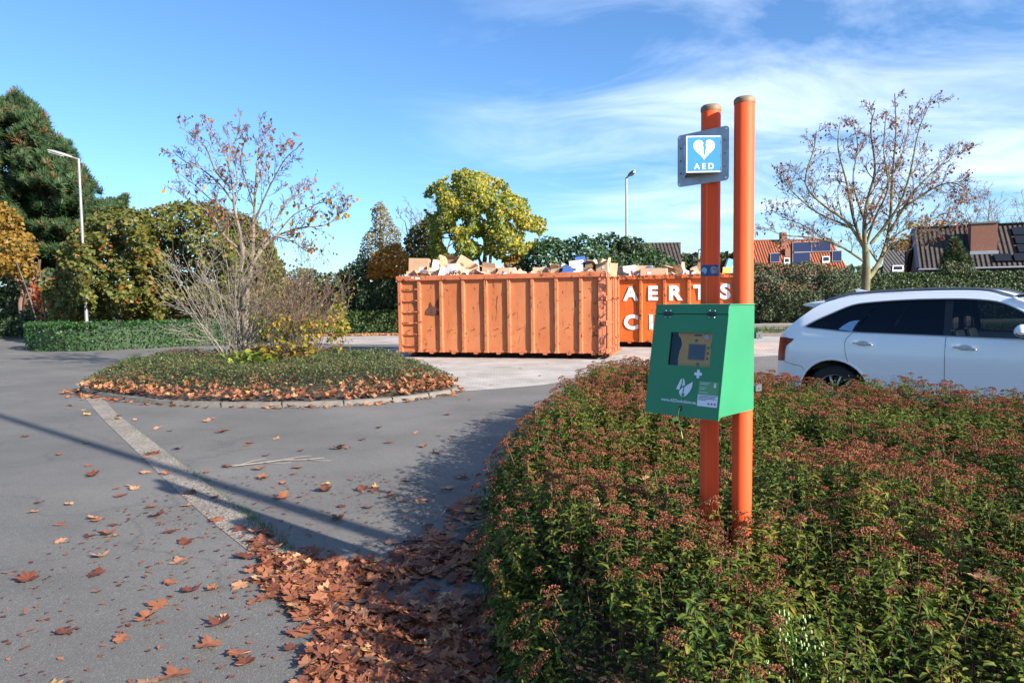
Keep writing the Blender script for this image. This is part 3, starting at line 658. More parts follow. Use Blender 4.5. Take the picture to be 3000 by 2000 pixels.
# fallen sticks
def stick(pts, r, label):
    a = Acc(); a.tube(pts, [r*(1-.6*i/(len(pts)-1)) for i in range(len(pts))], 6)
    for i in range(1, len(pts)-1):
        p = Vector(pts[i]); q = Vector(pts[i+1]); d_ = (q-p).normalized(); sdv = Vector((-d_.y, d_.x, .15))*(1 if i % 2 else -1)
        a.tube([p, p+(d_*.9+sdv*.5)*.16, p+(d_*.9+sdv*.35)*.3], [r*.5, r*.4, r*.25], 5)
    tag(a.build('fallen_twig', M['twig_pale'], smooth=True), label, 'twig')
g1 = [gp(655, 1365, .012), gp(700, 1362, .02), gp(770, 1354, .02), gp(830, 1346, .025), gp(900, 1345, .02), gp(950, 1340, .015)]
stick(g1, .007, 'long pale branched twig lying on the asphalt in front of the island')
stick([gp(1275, 1525, .02), gp(1300, 1500, .05), gp(1325, 1465, .03)], .004, 'thin curved twig in the shade at the edge of the leaf drift')
stick([Vector((-.42, 4.78, .03)), Vector((-.1, 4.8, .12)), Vector((.25, 4.85, .42))], .005, 'bare twig poking out of the shrub bed over the asphalt')
stick([Vector((-.05, 5.35, .3)), Vector((.25, 5.3, .58)), Vector((.55, 5.35, .6))], .006, 'pale bare twig lying on top of the shrub bed edge')
# moss and grass along the gutter
acc = Acc(); pth = smoothpath([(x, y, 0) for x, y in SR], 24); pth = [p for p in pth if 3.9 < p.y < 9.5]; n = 1500
ii = RG.integers(0, len(pth), n); yy = np.array([pth[i].y for i in ii]); kp = RG.random(n) < np.clip(.15+1.2*np.exp(-((yy-4.9)/.45)**2)+.5*np.exp(-((yy-6.6)/.3)**2), 0, 1)
P = np.array([(pth[i].x, pth[i].y, .004) for i in ii])[kp]; P[:, :2] += RG.normal(size=(len(P), 2))*.025; d = runit(len(P))*.7; d[:, 2] = 1
BL = np.array([(-.06, 0, 0), (.06, 0, 0), (.03, .6, .05), (0, 1, .25), (-.03, .6, .05)]); 
inst(acc, BL, np.array([(0, 1, 2, 3, 4)]), P, frames(d), RG.uniform(.012, .04, len(P)), 0)
n = 2600; P = np.stack([RG.uniform(9.6, 45, n), RG.uniform(30, 34, n), np.full(n, .06)], 1); d = runit(n)*.6; d[:, 2] = 1
inst(acc, BL, np.array([(0, 1, 2, 3, 4)]), P, frames(d), RG.uniform(.12, .3, n), 0)
tag(acc.build('grass', M['grass']), 'tufts of green grass along the gutter edge and on the far verge', 'grass', kind='stuff')
# creeping cover on the island
acc = Acc(); n = 125000; P = np.stack([RG.uniform(-9.2, -.9, n), RG.uniform(10.8, 18.4, n)], 1); ins = inpoly(P, isl); P = P[ins]; e = edgedist(P, isl)
bare = np.clip((13.2-P[:, 1])/1.5, 0, 1); th = .06+.10*bare
kp = RG.random(len(P)) < np.clip((e-th)*2.6+.22, .12, 1)*(1-.35*bare*(e < .7)); P, e = P[kp], e[kp]
hz = np.array([fn(x, y, .9, 2)*.10+fn(x, y, 3.2, 7)*.09 for x, y in P]); top = (.50+hz*1.3)*np.clip(.40+e*.85, 0, 1)
z = top*(1-RG.random(len(P))**2*.6)+.03; spk = RG.random(len(P)) < .03; z[spk] += RG.random(spk.sum())*.12
d = runit(len(P)); d[:, 2] = np.abs(d[:, 2])*.7+.15
inst(acc, CARD_V, CARD_F, np.column_stack([P, z]), frames(d), RG.uniform(.022, .05, len(P)), 0, np.clip(RG.normal(size=len(P))*.24+.40+.25*np.array([fn(x, y, .8, 14) for x, y in P])+.3*np.clip((P[:, 1]-14.5)/1.5, 0, 1)*(P[:, 0] < -4.5), 0, 1))
tag(acc.build('creeping_shrubs', M['cotone']), 'low creeping green and reddish ground cover on the kerbed island', 'ground cover', kind='stuff')

# ------------------------------------------------------------------ trees from limbs
def grow(acc, p, d, L, r, lvl, Pm, tips):
    k = Pm['segs'][lvl]; pts = [p]; rs = [r]; d = d.normalized(); dirs = [d]
    for i in range(k):
        d = (d+Vector((random.gauss(0, 1), random.gauss(0, 1), random.gauss(0, 1)))*Pm['wig'][lvl]+Vector((0, 0, Pm['up'][lvl]))).normalized()
        pts.append(pts[-1]+d*(L/k)); rs.append(max(r*(1-.78*(i+1)/k), Pm['rmin'])); dirs.append(d)
    acc.tube(pts, rs, (5 if r > .02 else 4 if r > .008 else 3), mat=(Pm.get('tm', 0) if lvl >= 2 else 0), cap=False)
    if lvl+1 < len(Pm['segs']):
        nc = Pm['kids'][lvl]; nc = int(nc)+(random.random() < nc-int(nc))
        for c in range(nc):
            t = .15+.85*(c+random.random())/nc; j = min(int(t*k), k-1); f = t*k-j
            q = pts[j].lerp(pts[j+1], min(f, 1)); sdv = dirs[j].orthogonal(); sdv.rotate(Matrix.Rotation(random.uniform(0, 6.283), 3, dirs[j]))
            nd_ = dirs[j]*math.cos(Pm['ang'])+sdv*math.sin(Pm['ang']); grow(acc, q, nd_, L*Pm['ratio']*random.uniform(.55, 1.15)*(1.15-.5*t), max(rs[j]*.55, Pm['rmin']), lvl+1, Pm, tips)
    else: tips.append((pts[-1], d)); tips.append((pts[len(pts)//2], d))
def limb(acc, pts, r0, r1, Pm, tips, kids, klen, lvl=1, start=.15):
    sp = smoothpath(pts, 4); m = len(sp); rs = [r0+(r1-r0)*(i/(m-1))**.8 for i in range(m)]
    acc.tube(sp, rs, 8 if r0 > .04 else 6, cap=False)
    for c in range(kids):
        t = start+(1-start)*(c+random.random())/kids; j = min(int(t*(m-1)), m-2); dv = (sp[j+1]-sp[j]).normalized()
        sdv = dv.orthogonal(); sdv.rotate(Matrix.Rotation(random.uniform(0, 6.283), 3, dv)); a_ = Pm['ang']*random.uniform(.7, 1.2)
        grow(acc, sp[j], dv*math.cos(a_)+sdv*math.sin(a_), klen*random.uniform(.6, 1.2)*(1.2-.6*t), rs[j]*.5, lvl, Pm, tips)
    tips.append((sp[-1], (sp[-1]-sp[-2]).normalized()))
def hang_leaves(name, tips, n, size, mat, parent, drop=.06, spread=.05):
    acc = Acc(); T = [random.choice(tips) for _ in range(n)]; pos = np.array([tuple(t[0]) for t in T])+RG.normal(size=(n, 3))*spread; pos[:, 2] -= drop*RG.random(n)
    d = RG.normal(size=(n, 3))*.6; d[:, 2] -= 1.0
    inst(acc, LEAF_V*np.array([1.5, 1, 2.0]), LEAF_F, pos, frames(d), RG.uniform(size*.6, size*1.2, n), 0, RG.random(n)**1.3)
    return acc.build(name, mat, parent)
def P2(px, py, Y): return at(px*1.2755, py*1.2755, Y)
# bare young maple on the island
tr = empty('maple_tree', (0, 0, 0), label='nearly bare young maple with a few hanging red-brown leaves on the kerbed island', cat='tree')
Y0 = 15.6; acc = Acc(); tips = []; Z = lambda X, Yy, dy=0: at(450+X/1.96, 300+Yy/1.96, Y0+dy)
PM = dict(segs=[4, 4, 4, 3], kids=[3, 4.4, 3.8], ang=rad(42), ratio=.55, wig=[.1, .14, .18, .22], up=[.05, .10, .10, .06], rmin=.0055, tm=1)
acc.tube(smoothpath([Z(533, 1490), Z(532, 1400), Z(528, 1300), Z(526, 1180), Z(532, 1080)], 3), [.15, .12, .105, .10, .098, .096, .095, .095, .094, .093, .092, .092, .09], 12, cap=False)
limbs = [([(532, 1085), (500, 980), (515, 880), (495, 740), (465, 610), (458, 510), (430, 330), (480, 190), (500, 60)], .062, .008, 16, .9, -.3),
         ([(534, 1085), (562, 960), (572, 820), (575, 660), (590, 420), (605, 250), (608, 100)], .068, .007, 16, .9, .2),
         ([(540, 1070), (575, 1010), (640, 960), (700, 910)], .04, .012, 5, .5, -.2),
         ([(566, 930), (620, 850), (700, 770), (850, 720), (980, 705), (1060, 650), (1108, 580)], .045, .006, 15, .9, .1),
         ([(600, 870), (690, 700), (770, 560), (860, 520), (930, 470)], .035, .006, 12, .8, .9),
         ([(700, 770), (800, 800), (870, 850), (905, 850)], .02, .005, 8, .6, -.5),
         ([(700, 768), (800, 650), (900, 600), (1000, 560), (1085, 520)], .02, .005, 10, .7, -.2),
         ([(575, 700), (640, 540), (700, 420), (760, 320), (830, 260)], .03, .006, 11, .8, -.7),
         ([(583, 500), (680, 330), (760, 250), (800, 180)], .02, .005, 8, .6, .4),
         ([(495, 740), (420, 650), (330, 560), (230, 470), (120, 390)], .032, .006, 12, .85, .4),
         ([(462, 580), (380, 470), (270, 380), (180, 340), (110, 280)], .03, .006, 12, .8, -.4),
         ([(455, 500), (360, 400), (300, 260), (220, 190), (150, 140)], .028, .006, 11, .8, -.9),
         ([(440, 400), (400, 280), (340, 180), (290, 90)], .02, .005, 9, .6, .8),
         ([(512, 850), (440, 800), (390, 740), (330, 640), (200, 560), (110, 490)], .03, .006, 12, .8, -.6),
         ([(575, 600), (530, 450), (500, 350), (520, 230), (540, 170)], .022, .005, 9, .6, -1.0),
         ([(458, 500), (480, 420), (430, 220), (420, 130)], .022, .005, 9, .6, 1.0),
         ([(600, 300), (640, 220), (660, 150)], .014, .005, 6, .5, .3)]
for pts, r0, r1, k, kl, dy in limbs:
    limb(acc, [Z(x, y, dy*i/(len(pts)-1)*1.6) for i, (x, y) in enumerate(pts)], r0*.9, r1, PM, tips, int(k*1.1), kl*.62)
acc.build('trunk', [M['bark_maple'], M['twig_fine']], tr, smooth=True)
hang_leaves('crown', tips, 480, .08, M['maple_hang'], tr)
tp2 = [t for t in tips if t[0].x > Z(700, 0).x and t[0].z < Z(0, 650).z+.3]
if tp2: hang_leaves('foliage', tp2, 60, .12, M['orange_leaf'], tr)
# twiggy many-stemmed shrubs on the island
def stems(name, base, fan, n, L, mat, Pm, label, r=.014, leaves=None, cat='shrub'):
    e_ = empty(name, base, label=label, cat=cat); acc = Acc(); tips = []
    for i in range(n):
        a_ = random.uniform(0, 6.283); t = random.random()**.7*fan; d = Vector((math.cos(a_)*math.sin(t), math.sin(a_)*math.sin(t), math.cos(t)))
        b = Vector((random.gauss(0, .12), random.gauss(0, .12), 0)); grow(acc, b, d, L*random.uniform(.6, 1.1), r*random.uniform(.6, 1.1), 0, Pm, tips)
    acc.build('stem', mat, e_, smooth=True)
    for nm, k, sz, lm, lo, hi in (leaves or []):
        tt = [t for t in tips if lo <= t[0].z/L <= hi]
        if tt: hang_leaves(nm, tt, k, sz, lm, e_, .03, .08)
    return e_
PS = dict(segs=[5, 4, 3], kids=[6, 4], ang=rad(32), ratio=.5, wig=[.06, .12, .16], up=[.02, .04, .03], rmin=.0035)
b = at(690, 1042, 15.4); stems('bare_shrub', (b.x, b.y, .25), .66, 30, 2.7, M['twig_pale'], PS, 'bare many-stemmed shrub with pale grey twigs fanning out round the maple trunk', .016)
b = at(885, 1045, 15.0); stems('twiggy_shrub', (b.x+.1, b.y, .25), .8, 24, 2.4, M['twig_red'], PS, 'twiggy shrub with sparse yellow and green leaves right of the maple trunk', .013, [('foliage', 420, .09, M['goldleaf'], 0, .45), ('foliage', 420, .075, M['hazel'], .2, 1.2)])
b = at(800, 1045, 16.2); stems('twiggy_shrub', (b.x, b.y, .25), .8, 20, 2.3, M['twig_red'], PS, 'leafier olive twiggy shrub behind the maple trunk', .012, [('foliage', 700, .09, M['hazel'], 0, 1.2)])
def leafclump(name, c, rad_, n, size, mat, label, cat='plant'):
    acc = Acc(); v = runit(n)*(RG.random((n, 1))**.4)*np.array(rad_); v[:, 2] = np.abs(v[:, 2]); d = runit(n)*.8; d[:, 2] = d[:, 2]*.3+.2
    inst(acc, LEAF_V*np.array([1.7, 1, 1]), LEAF_F, v+np.array([0, 0, .03]), frames(d), RG.uniform(size*.6, size*1.2, n), 0)
    e_ = empty(name, c, label=label, cat=cat); acc.build('foliage', mat, e_)
    a = Acc()
    for i in range(10): q = v[i]; a.tube([(0, 0, -.1), (q[0]*.5, q[1]*.5, q[2]*.7), tuple(q)], [.006, .005, .003], 4)
    a.build('stem', M['twig_red'], e_)
b = at(728, 1075, 13.9); leafclump('leafy_seedling', (b.x, b.y, .3), (.65, .4, .38), 150, .13, M['lime'], 'bright lime-green leafy plant at the foot of the bare maple')
b = at(830, 1040, 14.3); leafclump('leafy_seedling', (b.x, b.y, .32), (1.0, .5, .5), 230, .13, M['goldleaf'], 'yellow and orange leafed plant right of the lime-green one')
# bare tree across the yard
tr = empty('bare_tree', (0, 0, 0), label='wide bare tree with lichen-green trunk and a few red-brown leaves behind the white car', cat='tree')
Y0 = 31.0; acc = Acc(); tips = []
PB = dict(segs=[4, 4, 4, 3], kids=[3, 6.0, 5.0], ang=rad(40), ratio=.58, wig=[.08, .12, .16, .2], up=[.03, .07, .08, .04], rmin=.0085, tm=1)
acc.tube(smoothpath([P2(1983, 745, Y0), P2(1985, 700, Y0), P2(1988, 660, Y0), P2(1990, 620, Y0), P2(1988, 570, Y0)], 3), [.30, .25, .22, .20, .195, .19, .19, .185, .18, .17, .16, .15, .14], 12, cap=False)
for pts, r0, r1, k, dy in [([(1994, 640), (2018, 605), (2035, 560), (2045, 500), (2050, 400), (2058, 300), (2055, 215)], .13, .02, 15, .8),
        ([(1988, 575), (1985, 530), (1990, 470), (2010, 390), (2000, 300), (2010, 250)], .12, .015, 14, -1),
        ([(1988, 580), (1960, 500), (1945, 420), (1925, 340), (1930, 280)], .09, .015, 14, .5),
        ([(1985, 570), (1945, 510), (1890, 470), (1850, 420), (1870, 340), (1875, 300)], .08, .015, 14, -.8),
        ([(1950, 520), (1880, 490), (1830, 450), (1805, 420), (1797, 395)], .05, .012, 12, .3),
        ([(1984, 600), (1920, 560), (1860, 545), (1800, 540), (1750, 520)], .06, .012, 13, -.4),
        ([(1900, 555), (1850, 520), (1800, 500), (1770, 480)], .03, .012, 8, 1.2),
        ([(2000, 560), (2060, 480), (2090, 400), (2110, 300), (2140, 230)], .08, .014, 14, -.6),
        ([(2040, 540), (2100, 440), (2160, 380), (2215, 320)], .07, .013, 14, .7),
        ([(2060, 490), (2130, 440), (2190, 420), (2240, 455)], .06, .012, 13, -.9),
        ([(2030, 560), (2090, 520), (2150, 500), (2200, 470), (2230, 440)], .05, .012, 12, 1.2),
        ([(2035, 555), (2110, 535), (2170, 520), (2195, 510)], .04, .012, 10, -.3),
        ([(1990, 520), (1960, 420), (1970, 340), (1960, 280)], .06, .013, 10, 1.5),
        ([(2010, 480), (2050, 400), (2080, 330), (2090, 250)], .05, .013, 10, 1.6),
        ([(1990, 560), (2010, 500), (2040, 430), (2030, 350), (2035, 260)], .06, .013, 10, -1.8)]:
    limb(acc, [P2(x, y, Y0+dy*i/(len(pts)-1)*1.8) for i, (x, y) in enumerate(pts)], r0, r1, PB, tips, k, 1.15)
acc.build('trunk', [M['bark_green'], M['twig_fine']], tr, smooth=True)
hang_leaves('crown', tips, 1300, .12, M['maple_hang'], tr, .1, .08)

# ------------------------------------------------------------------ leafy masses behind
TUFT = []
_r = np.random.default_rng(5)
for k in range(15):
    a_ = k*2.4; el = _r.uniform(.15, 1.3); d_ = np.array([math.cos(a_)*math.cos(el), math.sin(a_)*math.cos(el), math.sin(el)])
    s_ = np.cross(d_, [0.3, .2, 1]); s_ /= np.linalg.norm(s_); TUFT += [-s_*.06, s_*.06, d_*1.0+s_*.03, d_*1.0-s_*.03]
TUFT = np.array(TUFT)[:, [0, 2, 1]]; TUFT_F = np.arange(60).reshape(-1, 4)
def mass(acc, poly, Y, depth, n, size, soft=60, lump=.35, freq=.6, tpl='card', hole=.0, seed=0, mat=0, droop=0, rbase=.5, rvar=.25):
    """leaves through the volume of a crown whose outline at distance Y is the polygon (photo pixels)"""
    P_ = np.array(poly, float); out = []
    lo, hi = P_.min(0), P_.max(0); q = np.stack([RG.uniform(lo[0], hi[0], n*3), RG.uniform(lo[1], hi[1], n*3)], 1)
    jit = np.array([(fn(x, y, .05, seed)*soft*.35+fn(x, y, .16, seed+4)*soft*.16) for x, y in q])
    q = q[inpoly(q, poly)]
    e_ = edgedist(q, poly); jit = np.array([abs(fn(x, y, .028, seed))*soft*.55+abs(fn(x, y, .09, seed+4))*soft*.3 for x, y in q])
    k_ = e_ > jit*RG.random(len(q))**.5; q, e_ = q[k_][:n], e_[k_][:n]; m = len(q)
    t = np.sqrt(np.clip(e_/(soft*2.2), 0, 1)); sgn = np.where(RG.random(m) < .74, -1, RG.uniform(-1, 1, m))
    base = np.array([tuple(at(x, y, Y)) for x, y in q])
    lum = np.array([fn(p[0]*freq, p[2]*freq, 1, seed+9)+.5*fn(p[0]*freq*2.6, p[2]*freq*2.6, 1, seed+2) for p in base])
    dy = sgn*t*depth*(1+lum*lump*2)*(1-RG.random(m)**3*.35)
    dirv = base-np.array([0, 0, CAM_H]); pos = base+dirv*(dy/Y)[:, None]
    if hole: kk = lum > -hole; pos, lum, t = pos[kk], lum[kk], t[kk]; m = len(pos)
    d = runit(m)
    if tpl == 'tuft':
        up = runit(m)*.55; up[:, 1] -= .35; up[:, 2] += .55; R = frames(up); R = R  # y axis points out
        inst(acc, TUFT, TUFT_F, pos, R, RG.uniform(size*.7, size*1.25, m), mat, np.clip(rbase+RG.normal(size=m)*rvar+lum*.2, 0, 1))
    else:
        d[:, 2] -= droop; nrm = RG.normal(size=(m, 3))*.6; nrm[:, 1] -= .6; nrm[:, 2] += .7
        inst(acc, CARD_V*np.array([1.25, 1, 1.4]), CARD_F, pos, frames(d, nrm/np.linalg.norm(nrm, axis=1, keepdims=True)), RG.uniform(size*.6, size*1.3, m), mat, np.clip(rbase+RG.normal(size=m)*rvar, 0, 1))
def plant(name, label, cat, parts, trunks=(), group=None, tmat='bark_dark'):
    e_ = empty(name, (0, 0, 0), label=label, cat=cat, group=group)
    for mt, kw in parts:
        acc = Acc(); mass(acc, **kw); acc.build('crown', M[mt], e_)
    if trunks:
        acc = Acc()
        for Y, pts, r0, r1 in trunks: 
            sp = smoothpath([at(x, y, Y) for x, y in pts], 3); sp[0].z = min(sp[0].z, 0); acc.tube(sp, [r0+(r1-r0)*i/(len(sp)-1) for i in range(len(sp))], 8, cap=False)
        acc.build('trunk', M[tmat], e_, smooth=True)
    return e_
# pine, far left
plant('pine_tree', 'tall dark green pine rising behind the street lamp', 'tree', [('pine', dict(poly=[(-260, 560), (-140, 330), (-60, 270), (10, 290), (50, 262), (85, 290), (135, 335), (160, 395), (215, 420), (235, 475), (268, 520), (300, 560), (335, 590), (310, 620), (300, 660), (330, 700), (250, 780), (120, 830), (-100, 800), (-300, 760)], Y=46, depth=5.0, n=15000, size=.36, soft=30, lump=.28, freq=.85, tpl='tuft', hole=.55, seed=11)),
     ('pine', dict(poly=[(250, 640), (300, 600), (340, 588), (378, 572), (372, 610), (340, 640), (300, 680)], Y=44, depth=2, n=800, size=.32, soft=10, tpl='tuft', seed=12))],
      [(46, [(30, 900), (60, 760), (90, 600), (75, 450), (55, 330)], .5, .1), (46, [(60, 760), (125, 700), (210, 600), (300, 590)], .2, .05), (46, [(90, 720), (140, 640), (180, 520), (200, 450)], .16, .05), (46, [(70, 640), (20, 540), (-30, 420)], .15, .05), (46, [(85, 560), (140, 470), (150, 400)], .12, .04), (46, [(130, 890), (132, 800), (130, 730), (150, 660)], .22, .1)], tmat='bark_pine')
plant('autumn_tree', 'orange-yellow autumn tree with gnarled trunk at the left edge', 'tree', [('orange_leaf', dict(poly=[(-160, 640), (-60, 560), (0, 590), (40, 610), (70, 640), (60, 670), (100, 690), (112, 740), (90, 760), (130, 790), (110, 815), (60, 820), (0, 810), (-160, 830)], Y=37, depth=3, n=3000, size=.22, soft=22, lump=.5, seed=21))],
      [(37, [(80, 985), (78, 930), (82, 870), (95, 820), (90, 760)], .24, .12), (37, [(68, 940), (60, 890), (66, 850), (40, 800)], .16, .06), (37, [(84, 880), (75, 840), (58, 815), (20, 760)], .12, .04), (37, [(95, 850), (112, 800), (118, 760)], .08, .04)], tmat='bark_pine')
plant('climbing_vine', 'red autumn creeper beside the gnarled trunk', 'plant', [('redbush', dict(poly=[(95, 830), (120, 840), (125, 880), (118, 960), (105, 990), (96, 920)], Y=36.4, depth=.4, n=240, size=.16, soft=8, seed=22))])
plant('ivy_shrub', 'dark ivy clump at the foot of the gnarled trunk', 'shrub', [('dkshrub', dict(poly=[(-60, 950), (20, 935), (80, 905), (100, 900), (125, 940), (150, 975), (60, 985), (-60, 985)], Y=36, depth=.8, n=900, size=.16, soft=14, seed=23))])
plant('dark_shrub', 'dark shaded evergreen undergrowth behind the low left hedge', 'shrub', [('dkshrub', dict(poly=[(-200, 800), (-40, 790), (60, 800), (200, 780), (260, 800), (270, 960), (-200, 960)], Y=41, depth=2, n=3200, size=.28, soft=20, seed=24, hole=.7))])
# hazel mass, three bushes side by side
HZ = [('hazel_bush', 'broad olive-green hazel bush behind the left street lamp', [(140, 900), (120, 840), (160, 790), (170, 740), (200, 690), (240, 650), (300, 615), (370, 600), (430, 620), (470, 680), (480, 800), (480, 940), (200, 945), (150, 930)], 31.0, 2.4, 31),
      ('hazel_bush', 'tallest olive and russet hazel bush behind the bare maple', [(400, 940), (380, 800), (400, 660), (420, 610), (480, 592), (520, 585), (580, 590), (650, 600), (690, 640), (720, 720), (720, 940)], 32.5, 2.6, 32),
      ('hazel_bush', 'darker right-hand hazel bush rounding off beside the bare maple', [(640, 940), (640, 700), (660, 630), (720, 620), (770, 660), (800, 710), (820, 760), (835, 800), (830, 900), (800, 945)], 33.5, 2.2, 33)]
for nm, lb, po, Y, dp, sd_ in HZ:
    plant(nm, lb, 'bush', [('hazel', dict(poly=po, Y=Y, depth=dp, n=10500, size=.18, soft=30, lump=.5, freq=.8, seed=sd_, droop=.3, rbase=.42))], [(Y, [((po[0][0]+po[-1][0])/2+dx, 985), ((po[0][0]+po[-1][0])/2+dx*2.2, 880), ((po[0][0]+po[-1][0])/2+dx*4, 760)], .05, .02) for dx in (-25, -8, 10, 28)])
plant('distant_thicket', 'brownish twiggy thicket far off between hazel and birch', 'bushes', [('olive', dict(poly=[(820, 830), (860, 790), (900, 785), (950, 800), (1000, 795), (1040, 800), (1040, 960), (820, 960)], Y=52, depth=2.5, n=3400, size=.26, soft=18, seed=41))])
plant('young_shrub', 'light green shrub at the far hedge right of the island', 'shrub', [('goldleaf', dict(poly=[(960, 1000), (955, 930), (980, 890), (1010, 900), (1025, 950), (1015, 990)], Y=27, depth=.5, n=420, size=.12, soft=10, seed=42, rbase=.3))])
# between hazel and container
plant('birch_tree', 'slender pale brown weeping birch above the left end of the front container', 'tree', [('birch', dict(poly=[(1040, 760), (1060, 690), (1090, 660), (1085, 610), (1105, 585), (1120, 582), (1135, 605), (1150, 640), (1175, 680), (1180, 740), (1170, 800), (1050, 800)], Y=44, depth=2, n=4200, size=.115, soft=26, hole=.65, freq=1.2, lump=.4, seed=51, droop=1.2))], [(44, [(1110, 930), (1112, 760), (1116, 600)], .16, .03)])
plant('dark_shrub', 'dark blue-green shrub at the left end of the front container', 'shrub', [('dkshrub', dict(poly=[(990, 800), (1020, 770), (1060, 755), (1110, 770), (1170, 800), (1190, 900), (1190, 925), (1030, 925), (1010, 860)], Y=38, depth=2, n=4200, size=.17, soft=26, seed=52))])
plant('autumn_bush', 'orange autumn bush just above the rim of the front container', 'bush', [('russet', dict(poly=[(1060, 815), (1075, 780), (1085, 750), (1120, 725), (1160, 715), (1190, 735), (1200, 770), (1180, 810), (1120, 830)], Y=37, depth=1.2, n=2400, size=.15, soft=16, seed=53))])
plant('dark_shrub', 'reddish green dense tree between the birch and the yellow-green tree', 'tree', [('hedge_beech', dict(poly=[(1180, 800), (1185, 700), (1210, 660), (1250, 640), (1290, 680), (1290, 810)], Y=40, depth=1.6, n=2600, size=.18, soft=20, seed=54, rbase=.7))])
e_ = empty('bare_tree', at(1255, 950, 43), label='thin purplish bare tree showing behind the yellow-green tree', cat='tree'); e_.location.z = 0; acc = Acc(); tp = []
PT = dict(segs=[5, 4, 3, 3], kids=[8, 5, 3], ang=rad(38), ratio=.5, wig=[.05, .1, .15, .2], up=[.08, .12, .1, .05], rmin=.014)
for k in range(4): grow(acc, Vector((0, 0, 1.5)), Vector((random.gauss(.15, .35), random.gauss(0, .2), 1)), 5.4, .11, 0, PT, tp)
acc.tube([(0, 0, 0), (0, 0, 1.6)], [.2, .15], 8); acc.build('trunk', M['twig_red'], e_)
# yellow-green tree
YG = [(1245, 800), (1262, 720), (1255, 650), (1240, 600), (1250, 545), (1290, 520), (1330, 500), (1365, 488), (1400, 490), (1440, 515), (1475, 520), (1500, 560), (1545, 580), (1555, 620), (1600, 640), (1605, 665), (1580, 700), (1600, 720), (1540, 760), (1480, 770), (1420, 740), (1380, 770), (1340, 780)]
plant('yellow_green_tree', 'rounded yellow-green autumn tree rising behind the front container', 'tree', [('yellowgreen', dict(poly=YG, Y=36, depth=3.2, n=15000, size=.15, soft=22, lump=.6, freq=1.1, hole=.40, seed=61, droop=.9, rbase=.58, rvar=.3))],
      [(36, [(1420, 930), (1418, 800), (1422, 740), (1430, 640), (1400, 540)], .17, .04), (36, [(1420, 790), (1380, 720), (1320, 640), (1290, 570)], .08, .03), (36, [(1422, 770), (1480, 700), (1530, 660), (1580, 660)], .08, .03), (36, [(1425, 720), (1470, 640), (1490, 570)], .07, .03), (36, [(1420, 740), (1350, 700), (1270, 700)], .05, .02), (36, [(1428, 660), (1380, 600), (1370, 520)], .05, .02)])
plant('autumn_bush', 'small russet bush showing over the container rim below the yellow-green tree', 'bush', [('russet', dict(poly=[(1470, 800), (1480, 765), (1515, 745), (1540, 770), (1535, 800)], Y=34, depth=.6, n=380, size=.14, soft=10, seed=62, rbase=.3))])
plant('laurel_shrub', 'broad dark green glossy evergreen mass behind the second container', 'shrub', [('laurel', dict(poly=[(1490, 800), (1520, 760), (1550, 735), (1570, 700), (1610, 690), (1650, 700), (1700, 685), (1745, 690), (1790, 680), (1815, 690), (1850, 690), (1880, 700), (1910, 720), (1940, 735), (1975, 755), (1995, 780), (2010, 900), (1500, 900)], Y=31, depth=2.4, n=10500, size=.15, soft=28, lump=.45, freq=.9, seed=63))])
plant('distant_woods', 'distant row of green trees above the second container', 'woods', [('far_tree', dict(poly=[(1960, 800), (1975, 755), (2020, 745), (2060, 750), (2100, 742), (2150, 748), (2200, 745), (2240, 760), (2240, 860), (1960, 860)], Y=120, depth=8, n=3400, size=.9, soft=14, seed=64))])
acc = Acc(); mass(acc, [(-900, 860), (-600, 800), (0, 850), (700, 835), (1000, 830), (1500, 835), (2000, 820), (2600, 780), (3200, 760), (3900, 780), (3900, 870), (-900, 900)], 170, 8, 15000, 1.6, soft=20, seed=65); tag(acc.build('distant_woods', M['far_tree']), 'low dark belt of far woods along the horizon', 'woods', kind='stuff')
# right-hand background
plant('olive_shrub', 'loose grey-green shrubbery beside the taller post, in front of the red-roofed house', 'shrub', [('olive', dict(poly=[(2150, 960), (2150, 775), (2210, 765), (2270, 775), (2320, 768), (2380, 765), (2430, 775), (2500, 790), (2530, 820), (2520, 880), (2450, 960)], Y=43, depth=2.6, n=14000, size=.13, soft=22, lump=.4, freq=1.0, seed=71))])
plant('spruce_tree', 'small green spruce in front of the dark-roofed house', 'tree', [('pine', dict(poly=[(2752, 790), (2765, 750), (2780, 725), (2790, 702), (2800, 702), (2812, 725), (2828, 750), (2845, 775), (2850, 800)], Y=46, depth=1.0, n=520, size=.34, soft=9, tpl='tuft', seed=72, rbase=.55))], [(46, [(2795, 900), (2795, 710)], .08, .02)])
plant('weeping_shrub', 'grey-brown weeping mound of twigs below the small spruce', 'shrub', [('olive', dict(poly=[(2735, 800), (2750, 778), (2780, 765), (2810, 762), (2840, 775), (2870, 795), (2872, 815), (2735, 815)], Y=45, depth=.8, n=900, size=.12, soft=8, seed=73, rbase=.8))])
plant('autumn_tree', 'russet and pale autumn tree between the two houses', 'tree', [('russet', dict(poly=[(2600, 720), (2625, 670), (2670, 640), (2720, 625), (2770, 640), (2785, 665), (2740, 680), (2680, 700), (2640, 740)], Y=62, depth=2, n=700, size=.24, soft=20, hole=.2, seed=74, rbase=.3))], [(62, [(2690, 850), (2690, 740), (2700, 660)], .2, .05)])
plant('olive_shrub', 'grey-green tree behind the grey slate roof', 'tree', [('olive', dict(poly=[(2590, 760), (2600, 720), (2640, 700), (2680, 700), (2720, 720), (2730, 760)], Y=66, depth=2, n=1100, size=.24, soft=12, seed=75))], [(66, [(2655, 850), (2655, 720)], .15, .05)])
e_ = empty('bare_tree', at(2900, 860, 75), label='thin bare treetop showing over the dark roof by the chimney', cat='tree'); e_.location.z = 0; acc = Acc(); tp = []
